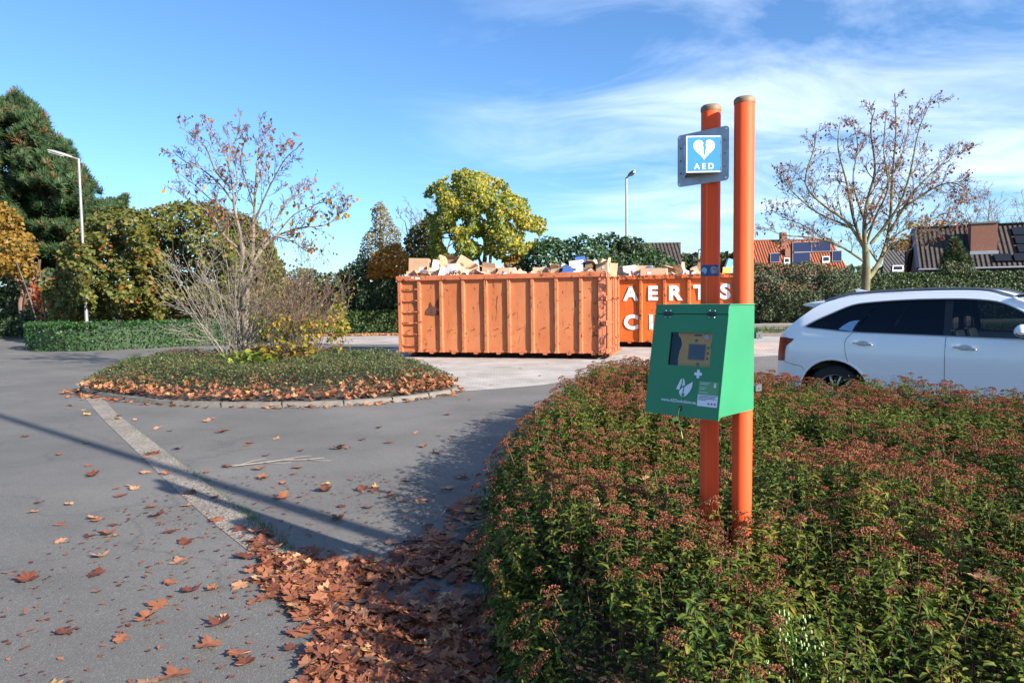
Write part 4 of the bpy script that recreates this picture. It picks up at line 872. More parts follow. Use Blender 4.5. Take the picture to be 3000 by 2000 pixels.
for k in range(5): grow(acc, Vector((0, 0, 4)), Vector((random.gauss(0, .6), random.gauss(0, .3), 1)), 8.0, .1, 0, PT, tp)
acc.tube([(0, 0, 0), (0, 0, 4.2)], [.25, .15], 8); acc.build('trunk', M['twig_red'], e_)

# ------------------------------------------------------------------ hedges
def hedge(name, label, path, width, height, leaf, dens, size, round_=.12, wob=.06):
    e_ = empty(name, (path[0][0], path[0][1], 0), label=label, cat='hedge')
    pp = smoothpath([(x, y, 0) for x, y in path], 5); tot = sum((b-a_).length for a_, b in zip(pp, pp[1:])); o0 = Vector((path[0][0], path[0][1], 0))
    core = Acc(); c_pts = []
    lefts = []; rights = []
    for i, p in enumerate(pp):
        d = (pp[min(i+1, len(pp)-1)]-pp[max(i-1, 0)]).normalized(); nrm = Vector((-d.y, d.x, 0)); lefts.append(p+nrm*(width/2-.28)-o0); rights.append(p-nrm*(width/2-.28)-o0)
    for a_, b, c_, d_ in zip(lefts, lefts[1:], rights[1:], rights):
        z = height-.22; V = [tuple(v) for v in (a_, b, c_, d_)]+[(v.x, v.y, z) for v in (a_, b, c_, d_)]
        core.add(V, [(4, 5, 6, 7), (0, 1, 5, 4), (1, 2, 6, 5), (2, 3, 7, 6), (3, 0, 4, 7)])
    core.build('stem', M['dkshrub'], e_)
    acc = Acc(); per = 2*height+width; n = int(tot*per*dens); s_ = RG.random(n)*tot
    cum = np.cumsum([0]+[(b-a_).length for a_, b in zip(pp, pp[1:])]); idx = np.clip(np.searchsorted(cum, s_)-1, 0, len(pp)-2)
    A_ = np.array([tuple(p) for p in pp]); sg = A_[idx+1]-A_[idx]; sl_ = np.linalg.norm(sg, axis=1, keepdims=True); dv = sg/sl_; C_ = A_[idx]+dv*(s_-cum[idx])[:, None]
    nv = np.stack([-dv[:, 1], dv[:, 0], np.zeros(n)], 1); u = RG.random(n)*per
    off = np.where(u < height, -width/2, np.where(u > height+width, width/2, u-height-width/2)); z = np.where(u < height, u, np.where(u > height+width, u-height-width, height))
    # ends
    endm = RG.random(n) < width/(tot*2); off = np.where(endm, RG.uniform(-width/2, width/2, n), off); z = np.where(endm, RG.random(n)*height, z); C_ = np.where(endm[:, None], np.where((RG.random(n) < .5)[:, None], A_[0], A_[-1]), C_)
    wb = np.array([fn(x, zz_, 1.3, 3) for x, zz_ in zip(C_[:, 0]+C_[:, 1], z*2+off)]); amp = 1+wb*wob*2/width*2
    pos = C_+nv*(off*amp)[:, None]; pos[:, 2] = np.clip(z+wb*wob*.8+RG.normal(size=n)*.025, .02, None); pos += RG.normal(size=(n, 3))*.03; pos[:, 2] = np.abs(pos[:, 2])
    d = runit(n); d[:, 2] += .1; nn = nv*np.sign(off)[:, None]*(np.abs(off) > width/2-.02)[:, None]+np.array([0, 0, 1])*(z >= height-.01)[:, None]+RG.normal(size=(n, 3))*.45
    inst(acc, CARD_V*np.array([1.2, 1, 1]), CARD_F, pos-np.array(tuple(o0)), frames(d, nn/np.linalg.norm(nn, axis=1, keepdims=True)), RG.uniform(size*.6, size*1.3, n), 0, np.clip(RG.normal(size=n)*.22+.42, 0, 1))
    # stray shoots on top
    acc.build('foliage', leaf, e_); return e_
hedge('clipped_hedge', 'knee-high dark green clipped hedge curving behind the island', [(-18.8, 27.9), (-17.9, 26.3), (-16.4, 25.6), (-14.8, 26.3), (-13.2, 27.8), (-11, 29.0), (-8.9, 29.9)], 1.3, .98, M['hedge_left'], 330, .08)
hedge('clipped_hedge', 'low grey-green hedge at the far left beyond the road bend', [(-44, 46), (-30, 40), (-24, 38.6)], 1.4, 1.15, M['hedge_beech'], 170, .12)
hedge('clipped_hedge', 'low hedge turning orange and green left of the front container', [(-14, 36.6), (-7, 36.4), (2, 36.8), (9, 38)], 1.2, 1.15, M['hedge_beech'], 220, .12)
hedge('clipped_hedge', 'low dark hedge beside the taller post across the road', [(10, 44.6), (17, 44.3), (21.5, 44.3)], 1.6, 1.85, M['hedge_left'], 190, .13)
hedge('tall_hedge', 'tall long glossy hedge in front of the dark-roofed house', [(20.5, 45.2), (30, 45), (42, 44)], 1.6, 3.05, M['hedge_olive'], 190, .14)
# flowering weed in the foreground
wd = empty('flowering_weed', (at(2345, 1830, 2.05).x, 2.05, at(2345, 1830, 2.05).z-.52), label='pale green weed with small closed buds standing in the foreground shrubs', cat='plant'); a = Acc(); lf = Acc(); bd = Acc(); rw = random.Random(4)
stem = smoothpath([(0, 0, -.05), (.01, 0, .2), (-.005, .0, .38), (-.03, .01, .52)], 5); a.tube(stem, [.004]*len(stem), 6)
for k in range(15):
    t = .3+.68*k/15; p = stem[int(t*(len(stem)-1))]; an = k*2.4; L = .16*(1.25-t)*rw.uniform(.8, 1.2); q = p+Vector((math.cos(an)*L*.7, math.sin(an)*L*.7, L*.8)); a.tube([p, p.lerp(q, .5)+Vector((0, 0, -.01)), q], [.0022, .0018, .0014], 4)
    for j in range(9):
        c = p.lerp(q, rw.uniform(.55, 1.1))+Vector((rw.gauss(0, .012), rw.gauss(0, .012), rw.gauss(0, .012))); bd.lathe([(0.0005, -.006), (.0032, -.003), (.0030, .003), (.0012, .007)], tuple(c), 6)
    d_ = np.array([[math.cos(an+1), math.sin(an+1), .3]]); V = LEAF_V.copy(); V[:, 0] *= .3; inst(lf, V, LEAF_F, np.array([tuple(stem[int(t*.8*(len(stem)-1))])]), frames(d_), np.array([.08]), 0, np.array([.2]))
a.build('stem', M['grass'], wd); bd.build('foliage', plain('pale_green_buds', (.30, .42, .16), .6), wd, smooth=True); lf.build('foliage', M['grass'], wd)
# ------------------------------------------------------------------ the two orange posts, the cabinet and the sign
WD = Vector((-.69, .724, 0)).normalized(); ND = Vector((.724, .69, 0)).normalized()   # cabinet: width direction, and the way its back faces
PR, PL = Vector((.962, 2.84, 0)), Vector((.857, 2.95, 0))
def post(c, top, label):
    e_ = empty('orange_post', c, label=label, cat='post', group='pair of orange posts'); R_ = .0405
    a = Acc(); a.lathe([(R_, -.1), (R_, top-.02), (R_-.002, top-.015)], n=40); a.build('pipe', M['orange_post'], e_, smooth=True, autosmooth=40)
    a = Acc(); a.lathe([(R_+.0015, top-.022), (R_+.0025, top-.012), (R_+.0015, top-.004), (R_-.006, top+.003), (.0005, top+.005)], n=40)
    a.build('end_cap', M['cap'], e_, smooth=True, autosmooth=50); return e_
post(PR, 2.462, 'taller orange round post on the sunlit side of the green cabinet')
pl_ = post(PL, 2.462, 'orange post carrying the blue sign and a dark blue sticker')
# sticker wrapped on the left post, facing the camera
sk = empty('sticker', PL, label='dark blue sticker with the number 07 wrapped round the post under the sign', cat='sticker')
fa = math.atan2(-PL.y, -PL.x)
def wrap(V, r, z0, dx=0):
    out = []
    for x, y, z in V: a_ = fa+(x+dx)/.0405; out.append((math.cos(a_)*r, math.sin(a_)*r, z0+y))
    return out
zs = at(2083, 793, PL.y).z
a = Acc(); g = [(-.052+.095*i/16, -.024+.048*j) for j in (0, 1) for i in range(17)]
a.add(wrap([(x, y, 0) for x, y in g], .0412, zs), [(i, i+1, 18+i, 17+i) for i in range(16)]); a.build('backing', M['blue_sticker'], sk)
V, F = text_mesh('07', .036, .0016, .95); a = Acc(); a.add(wrap(V, .0419, zs, .020), F); a.build('digits', M['white_print'], sk)
V, F = text_mesh('07', .036, 0, .95); V = [((x)*1.0, y, z) for x, y, z in V]; a = Acc(); a.add(wrap(V, .0424, zs, .020), F); a.build('digits', M['text_dark'], sk)
a = Acc(); sh = [(-.045, .002), (-.032, .012), (-.022, .014), (-.012, .004), (-.016, -.010), (-.024, -.016), (-.03, -.006), (-.04, -.004)]
V, F = cdt(sh, (), .008); a.add(wrap([(x, y, 0) for x, y in V], .0417, zs), F); a.build('emblem', plain('pale_blue_print', (.25, .42, .5), .5), sk)
# cabinet, local frame: x to the (viewer's) right along the front, y to the back, z up
BW, BD, TD, ZB, ZT = .330, .277, .198, 0.0, .425
Bz = 1.198
bl = Vector((.978, 2.752, Bz))-ND*BD     # front right bottom corner
rotb = math.atan2(-WD.y, -WD.x)
cab = empty('defibrillator_cabinet', bl+WD*BW, rotb, label='green metal wall cabinet with a window, hung on the two orange posts', cat='cabinet')
# x: 0..BW, y: 0 (front at the bottom) .. BD; the front leans back to y = BD-TD at the top
yF = lambda z: (BD-TD)*(z-0)/(ZT)
a = Acc()
side = [(0, 0), (BD, 0), (BD, ZT), (BD-TD, ZT)]
for x0, x1 in ((0, .003), (BW-.003, BW)): a.prism(side, lambda u, v, x=x0: (x, u, v), lambda u, v, x=x1: (x, u, v))
a.bx(.003, BW-.003, .004, BD, 0, .003); a.bx(.003, BW-.003, BD-.003, BD, .003, ZT)
a.build('side_walls', M['green'], cab)
a = Acc(); a.add([(-.004, BD-TD-.004, ZT), (BW+.004, BD-TD-.004, ZT), (BW+.004, BD, ZT), (-.004, BD, ZT), (-.004, BD-TD-.004, ZT+.004), (BW+.004, BD-TD-.004, ZT+.004), (BW+.004, BD, ZT+.004), (-.004, BD, ZT+.004)], [(0, 3, 2, 1), (4, 5, 6, 7), (0, 1, 5, 4), (1, 2, 6, 5), (2, 3, 7, 6), (3, 0, 4, 7)])
a.build('top', M['green'], cab)
sl = math.hypot(BD-TD, ZT); ty, tz = (BD-TD)/sl, ZT/sl    # up the front
def FR(u, v, d=0): return (u, v*ty-d*tz, v*tz+d*ty)       # point on the front: u across, v up the slope, d proud
HZ_ = sl-.036
a = Acc()
fasc = rpoly(0, BW, HZ_+.0015, sl, .001); a.prism(fasc, lambda u, v: FR(u, v, .0), lambda u, v: FR(u, v, .004)); a.build('fascia', M['green'], cab)
WX0, WX1, WY0, WY1 = .083, .273, .188, .322
outer = rpoly(-.002, BW+.002, .004, HZ_-.0015, .004); hole = rpoly(WX0, WX1, WY0, WY1, .004)
V, F = cdt(outer, [hole], .05); a = Acc(); n = len(V)
a.add([FR(x, y, .004) for x, y in V], F); a.add([FR(x, y, 0) for x, y in V], [f[::-1] for f in F])
for lp in (outer, hole):
    m_ = len(lp); a.add([FR(x, y, .004) for x, y in lp]+[FR(x, y, -.003) for x, y in lp], [(i, (i+1) % m_, m_+(i+1) % m_, m_+i) for i in range(m_)])
door = a.build('door', M['green'], cab)
a = Acc(); lip = [(-.003, -.012), (BW+.003, -.012), (BW+.003, .004), (-.003, .004)]; a.prism(lip, lambda u, v: FR(u, v, -.002), lambda u, v: FR(u, v, .0045)); a.build('bottom_lip', M['green'], cab)
a = Acc(); a.add([FR(WX0-.008, WY0-.008, -.004), FR(WX1+.008, WY0-.008, -.004), FR(WX1+.008, WY1+.008, -.004), FR(WX0-.008, WY1+.008, -.004)], [(0, 1, 2, 3)]); a.build('window_pane', M['pane'], door)
for hx in (.062, .262):
    h = empty('hinge', (0, 0, 0)); h.parent = cab
    a = Acc(); a.prism(rpoly(hx-.0185, hx+.0185, HZ_-.0065, HZ_+.0065, .003), lambda u, v: FR(u, v, .003), lambda u, v: FR(u, v, .0105)); a.build('hinge_knuckle', M['black'], h)
    for dx in (-.011, .011):
        for dv in (-.013, .013):
            a = Acc(); c = FR(hx+dx, HZ_+dv, .004); ax = Vector(FR(0, 0, 1))-Vector(FR(0, 0, 0)); a.tube([Vector(c), Vector(c)+ax*.003, Vector(c)+ax*.0045], [.0042, .0038, .001], 10); a.build('bolt', M['steel'], h, smooth=True)
def decal(name, polys, mat, d=.0048, parent=door):
    a = Acc()
    for p in polys:
        V, F = cdt(p); a.add([FR(x, y, d) for x, y in V], F)
    return a.build(name, mat, parent)
def dtext(name, t, size, x, y, mat, bold=0, d=.0049, spacing=1.0, align='CENTER'):
    V, F = text_mesh(t, size, bold, spacing, align=align); a = Acc(); a.add([FR(x+p[0], y+p[1], d) for p in V], F); return a.build(name, mat, door)
# first-aid cross
cx, cy, cr, cw = .228, .160, .0165, .0058
decal('cross_mark', [[(cx-cw, cy-cr), (cx+cw, cy-cr), (cx+cw, cy-cw), (cx+cr, cy-cw), (cx+cr, cy+cw), (cx+cw, cy+cw), (cx+cw, cy+cr), (cx-cw, cy+cr), (cx-cw, cy+cw), (cx-cr, cy+cw), (cx-cr, cy-cw), (cx-cw, cy-cw)]], M['white_print'])
# split heart with an arrow
hx, hy = .172, .064
decal('heart_mark', [[(hx-.036, hy+.030), (hx-.020, hy+.068), (hx-.013, hy+.074), (hx-.013, hy+.056), (hx-.021, hy+.028)],
   [(hx-.009, hy+.076), (hx-.001, hy+.066), (hx+.003, hy+.049), (hx-.010, hy+.042), (hx-.008, hy+.060)],
   [(hx-.020, hy+.024), (hx-.013, hy+.033), (hx-.003, hy+.040), (hx-.006, hy+.012), (hx-.011, hy+.013), (hx-.004, hy-.001), (hx-.013, hy+.006), (hx-.020, hy+.014)],
   [(hx+.001, hy+.040), (hx+.010, hy+.047), (hx+.036, hy+.064), (hx+.035, hy+.045), (hx+.027, hy+.025), (hx+.014, hy+.009), (hx-.001, hy+.001), (hx+.006, hy+.014), (hx-.000, hy+.014)]], M['white_print'])
dtext('web_address', 'www.AEDsolutions.eu', .0175, .152, .047, M['white_print'], .0003)
decal('sticker_green', [rpoly(.236, .322, .082, .134, .001)], M['sticker_green'])
decal('sticker_white', [rpoly(.236, .322, .037, .0815, .001)], M['white_print'])
for i in range(7): 
    if i in (2, 5): continue
    decal('small_print', [rpoly(.241, .241+(.044, .036, 0, .03, .022, 0, .038)[i], .127-i*.0062, .1285-i*.0062, .0004, 1)], M['white_print'], .0055)
for i in range(4): decal('small_print', [rpoly(.240, (.318, .31, .316, .275)[i], .0765-i*.0052, .0785-i*.0052, .0004, 1)], M['text_dark'], .0055)
def heart(cx, cy, r):
    return [(cx+r*.0625*16*math.sin(t)**3, cy+r*.0625*(13*math.cos(t)-5*math.cos(2*t)-2*math.cos(3*t)-math.cos(4*t))) for t in [2*math.pi*k/24 for k in range(24)]]
for i in range(3): decal('red_heart', [heart(.285+i*.0135, .0485, .0048)], M['red_print'], .0056)
a = Acc(); hand = [(.300, .118), (.302, .112), (.309, .112), (.311, .118), (.309, .122), (.311, .130), (.309, .130), (.307, .123), (.306, .131), (.304, .131), (.3045, .123), (.301, .129), (.2995, .128), (.3025, .121)]
decal('hand_emblem', [hand], M['white_print'], .0056)
# key slot and security seal
a = Acc(); V, F = cdt(rpoly(.158, .172, .008, .030, .006)); a.add([FR(x, y, .0052) for x, y in V], F); a.build('lock_slot', M['black'], door)
a = Acc(); a.tube([FR(.165, .022, .007), FR(.163, .012, .010), FR(.160, -.012, .008), FR(.166, -.035, .004), FR(.178, -.075, .0), FR(.186, -.098, .0)], .0013, 6)
V0 = [FR(.158, -.014, .010), FR(.164, -.030, .010), FR(.140, -.036, .010), FR(.135, -.024, .010)]; V1 = [FR(.158, -.014, .012), FR(.164, -.030, .012), FR(.140, -.036, .012), FR(.135, -.024, .012)]
a.add(V0+V1, [(0, 1, 2, 3), (7, 6, 5, 4), (0, 4, 5, 1), (1, 5, 6, 2), (2, 6, 7, 3), (3, 7, 4, 0)])
sl_o = a.build('security_seal', plain('yellow_green_plastic', (.42, .55, .10), .4), None); sl_o.location = cab.location; sl_o.rotation_euler = (0, 0, rotb); tag(sl_o, 'yellow-green plastic seal with a tag hanging from the cabinet lock slot', 'seal')
# rear clamps that grip the posts
for zc in (.30, .085):
    a = Acc(); a.bx(.02, BW+.008, BD+.002, BD+.020, zc-.012, zc+.012); a.bx(BW-.004, BW+.007, BD+.0202, BD+.055, zc-.014, zc+.014); a.build('clamp_bar', M['lamp_dark'], cab)
    a = Acc(); a.tube([(BW-.01, BD+.03, zc), (BW+.012, BD+.03, zc)], .004, 8); a.build('clamp_bolt', M['steel'], cab)
# the defibrillator inside the window
dv = empty('defibrillator', cab.location, rotb, label='yellow defibrillator with a grey screen seen through the cabinet window', cat='defibrillator')
a = Acc(); body = smoothpath([(p[0], p[1], 0) for p in [(.118, .175), (.115, .20), (.1145, .225), (.118, .25), (.125, .275), (.117, .30), (.105, .315), (.103, .335), (.12, .345), (.2, .347), (.262, .343), (.279, .335), (.279, .318), (.262, .30), (.255, .275), (.259, .25), (.267, .225), (.268, .20), (.26, .175), (.118, .175)]], 4)[:-1]
body = [(p.x, p.y) for p in body]
V, F = cdt(body); n = len(body); a.add([FR(x, y, -.022) for x, y in V], F); a.add([FR(x, y, -.022) for x, y in body]+[FR(x, y, -.05) for x, y in body], [(i, (i+1) % n, n+(i+1) % n, n+i) for i in range(n)])
a.build('housing', M['yellow'], dv, smooth=False)
def dpoly(nm, p, mat, d=-.0213): 
    V, F = cdt(p); a = Acc(); a.add([FR(x, y, d) for x, y in V], F); return a.build(nm, mat, dv)
circ = lambda x, y, r, k=16: [(x+r*math.cos(2*math.pi*i/k), y+r*math.sin(2*math.pi*i/k)) for i in range(k)]
dpoly('screen', rpoly(.160, .232, .218, .277, .003), M['dgrey']); dpoly('screen_bezel', rpoly(.156, .236, .214, .281, .004), plain('amber_bezel', (.55, .27, .02), .5), -.0217)
for k in range(3): dpoly('button', circ(.245, .266-k*.021, .0048), M['black'])
dpoly('green_button', circ(.190, .294, .0075), plain('teal_button', (.03, .22, .14), .4)); dpoly('badge', circ(.234, .309, .012), M['white_print']); dpoly('badge_ring', circ(.234, .309, .0135), M['red_print'], -.0216)
dpoly('name_strip', rpoly(.178, .212, .312, .318, .002), M['text_dark']); dpoly('lower_button', circ(.205, .200, .008), plain('olive_button', (.3, .22, .05), .5))
a = Acc(); V = [FR(.03, .14, -.055), FR(.31, .14, -.055), FR(.31, .37, -.055), FR(.03, .37, -.055)]; a.add(V, [(0, 1, 2, 3)]); a.build('padding', M['navy'], dv)
# tent-shaped sign
sg = empty('wall_sign', (0, 0, 0), label='blue and white tent-shaped sign with a heart and flash, bolted to the shorter-looking post', cat='sign')
zb, zt = at(2118, 504, 2.862).z, at(2118, 397, 2.862).z; zc = (zb+zt)/2; hh = (zt-zb)/2
Rp, Lp = Vector((.877, 2.862, 0)), Vector((.752, 2.993, 0)); nF = -ND; mid = (Rp+Lp)/2; Ap = Vector((.731, 2.866, 0))
ux = (Rp-Lp).normalized(); plw = (Rp-Lp).length/2+.030; plh = hh+.036
def PLT(u, v, d): q = mid+ux*u-nF*d*-1; return (q.x, q.y, zc+v)
a = Acc(); a.prism(rpoly(-plw, plw, -plh, plh, .014), lambda u, v: PLT(u, v, -.004), lambda u, v: PLT(u, v, 0.0)); a.build('back_plate', M['galv'], sg)
a = Acc(); 
for i in (-1, 1):
    for v in (-.9, 0, .9): c = Vector(PLT(i*(plw-.016), v*hh*.8, 0)); a.tube([c, c+nF*.0035], [.0038, .003], 8)
a.build('rivet', M['lamp_dark'], sg)
a = Acc()
for i in (-1, 1):
    for v in (-1, 1): c = Vector(PLT(i*(plw-.010), v*(plh-.011), 0)); a.tube([c, c+nF*.001], [.0045, .0045], 10)
a.build('bolt_hole', M['white_sign'], sg)
a = Acc()
for s0, s1 in ((Ap, Rp), (Lp, Ap)):
    o3 = Vector((s1-s0).cross(Vector((0, 0, 1)))).normalized()*.0025
    V = [(s0.x, s0.y, zb), (s1.x, s1.y, zb), (s1.x, s1.y, zt), (s0.x, s0.y, zt), (s0.x-o3.x, s0.y-o3.y, zb), (s1.x-o3.x, s1.y-o3.y, zb), (s1.x-o3.x, s1.y-o3.y, zt), (s0.x-o3.x, s0.y-o3.y, zt)]
    a.add(V, [(0, 1, 2, 3), (7, 6, 5, 4), (0, 4, 5, 1), (3, 2, 6, 7), (0, 3, 7, 4), (1, 5, 6, 2)])
a.build('sign_shell', M['white_sign'], sg)
def face(s0, s1, nm, first=True):
    d_ = (s1-s0); w_ = d_.length; d_.normalize(); o3 = Vector((d_.y, -d_.x, 0)); H_ = zt-zb
    def MP(u, v, k=.001): q = s0+d_*(u*w_)+o3*k; return (q.x, q.y, zb+v*H_)
    p = empty('sign_face', (0, 0, 0)); p.parent = sg
    b_ = .035
    a = Acc(); pl = rpoly(b_, 1-b_, b_, 1-b_, .01); V, F = cdt(pl); a.add([MP(x, y) for x, y in V], F); a.build('blue_field', M['blue_sign'], p)
    hp = [(.5+.30*.0625*16*math.sin(t)**3, .655+.30*.0625*(13*math.cos(t)-5*math.cos(2*t)-2*math.cos(3*t)-math.cos(4*t))*1.02) for t in [2*math.pi*k/48 for k in range(48)]]
    V, F = cdt(hp); a = Acc(); a.add([MP(x, y, .0018) for x, y in V], F); a.build('heart', M['white_sign'], p)
    bolt = [(.49, .86), (.565, .895), (.545, .72), (.575, .715), (.535, .585), (.55, .58), (.51, .44), (.505, .50), (.475, .50), (.50, .60), (.47, .61), (.50, .69), (.46, .70)]
    V, F = cdt(bolt); a = Acc(); a.add([MP(x, y, .0024) for x, y in V], F); a.build('flash', M['blue_sign'], p)
    V, F = text_mesh('AED', .225, .0035, 1.5); a = Acc(); a.add([MP(.5+x*1.02, .155+y, .0019) for x, y, z in V], F); a.build('lettering', M['white_sign'], p)
face(Ap, Rp, 'a'); face(Lp, Ap, 'b')
a = Acc(); a.add([(Lp.x, Lp.y, zb+.0005), (Ap.x, Ap.y, zb+.0005), (Rp.x, Rp.y, zb+.0005), (Lp.x, Lp.y, zt-.0005), (Ap.x, Ap.y, zt-.0005), (Rp.x, Rp.y, zt-.0005)], [(2, 1, 0)]); a.build('end_panel', M['lamp_metal'], sg); a = Acc(); a.add([(Lp.x, Lp.y, zt-.0005), (Ap.x, Ap.y, zt-.0005), (Rp.x, Rp.y, zt-.0005)], [(0, 1, 2)]); a.build('end_panel', M['lamp_metal'], sg)

# ------------------------------------------------------------------ street lamps
def street_lamp(name, base, H, head_dir, L, label, r0=.075, r1=.045, style='flat', tilt=.12, group='street lamps'):
    e_ = empty(name, base, label=label, cat='street lamp', group=group)
    a = Acc(); a.lathe([(r0*1.25, 0), (r0*1.25, .9), (r0, 1.0), (r0*.9, H*.45), (r1, H-.05), (r1*.8, H)], n=14); a.build('pole', M['lamp_metal'], e_, smooth=True, autosmooth=40)
    d = Vector((head_dir[0], head_dir[1], tilt)).normalized(); s_ = Vector((-d.y, d.x, 0)).normalized(); u_ = s_.cross(d)*-1
    if u_.z < 0: u_ = -u_
    a = Acc(); p0 = Vector((0, 0, H-.03)); a.tube([p0, p0+d*.12, p0+d*.35], [r1*.8, r1*.75, r1*.7], 10); a.build('bracket', M['lamp_metal'], e_)
    o_ = p0+d*.25
    prof = [(0, .05, .05), (.12, .09, .07), (.45, .13, .085), (.8, .12, .08), (1.0, .07, .045)]; V = []; 
    for t, w_, h_ in prof:
        for k in range(12):
            an = 2*math.pi*k/12; V.append(tuple(o_+d*t*L+s_*w_*math.cos(an)+u_*h_*max(math.sin(an), -.35)))
    F = [(i*12+k, i*12+(k+1) % 12, i*12+12+(k+1) % 12, i*12+12+k) for i in range(4) for k in range(12)]+[tuple(range(11, -1, -1)), tuple(48+k for k in range(12))]
    a = Acc(); a.add(V, F); a.build('lamp_head', M['lamp_lens'] if style == 'flat' else M['lamp_dark'], e_, smooth=True, autosmooth=50)
    a = Acc(); q = [o_+d*(.3*L)+s_*.09-u_*.04, o_+d*(.3*L)-s_*.09-u_*.04, o_+d*(.95*L)-s_*.07-u_*.04, o_+d*(.95*L)+s_*.07-u_*.04]; V = [tuple(x) for x in q]+[tuple(x-u_*.035) for x in q]
    a.add(V, [(0, 1, 2, 3), (7, 6, 5, 4), (0, 4, 5, 1), (1, 5, 6, 2), (2, 6, 7, 3), (3, 7, 4, 0)]); a.build('lens', M['lamp_lens'], e_)
    return e_
b = at(237, 948, 28.8); t_ = at(209, 465, 28.8); street_lamp('street_lamp', (b.x+.25, 28.8, 0), t_.z, (-1, -.15), .95, 'pale street lamp with a long flat head in front of the dark pine', .07, .05, 'flat', .30)
b = at(1836, 860, 34.6); t_ = at(1836, 520, 34.6); street_lamp('street_lamp', (b.x, 34.6, 0), t_.z, (.25, -.95), .75, 'slim grey street lamp rising behind the second container', .075, .05, 'dark', .18)
ld = Vector((-.768, .640, 0)); P1 = Vector((-2.97, 6.40, 0))+Vector((SX, SY, 0))*10.2
street_lamp('street_lamp', (P1.x, P1.y, 0), 8.4, (-.6, .5), .9, 'street lamp just outside the frame whose long shadow crosses the asphalt', .085, .06)
b = at(2047, 800, 90); street_lamp('street_lamp', (b.x, 90, 0), at(2047, 731, 90).z, (.3, -.9), .8, 'tiny far-off lamp above the second container near the posts', .12, .1, 'flat', .05)

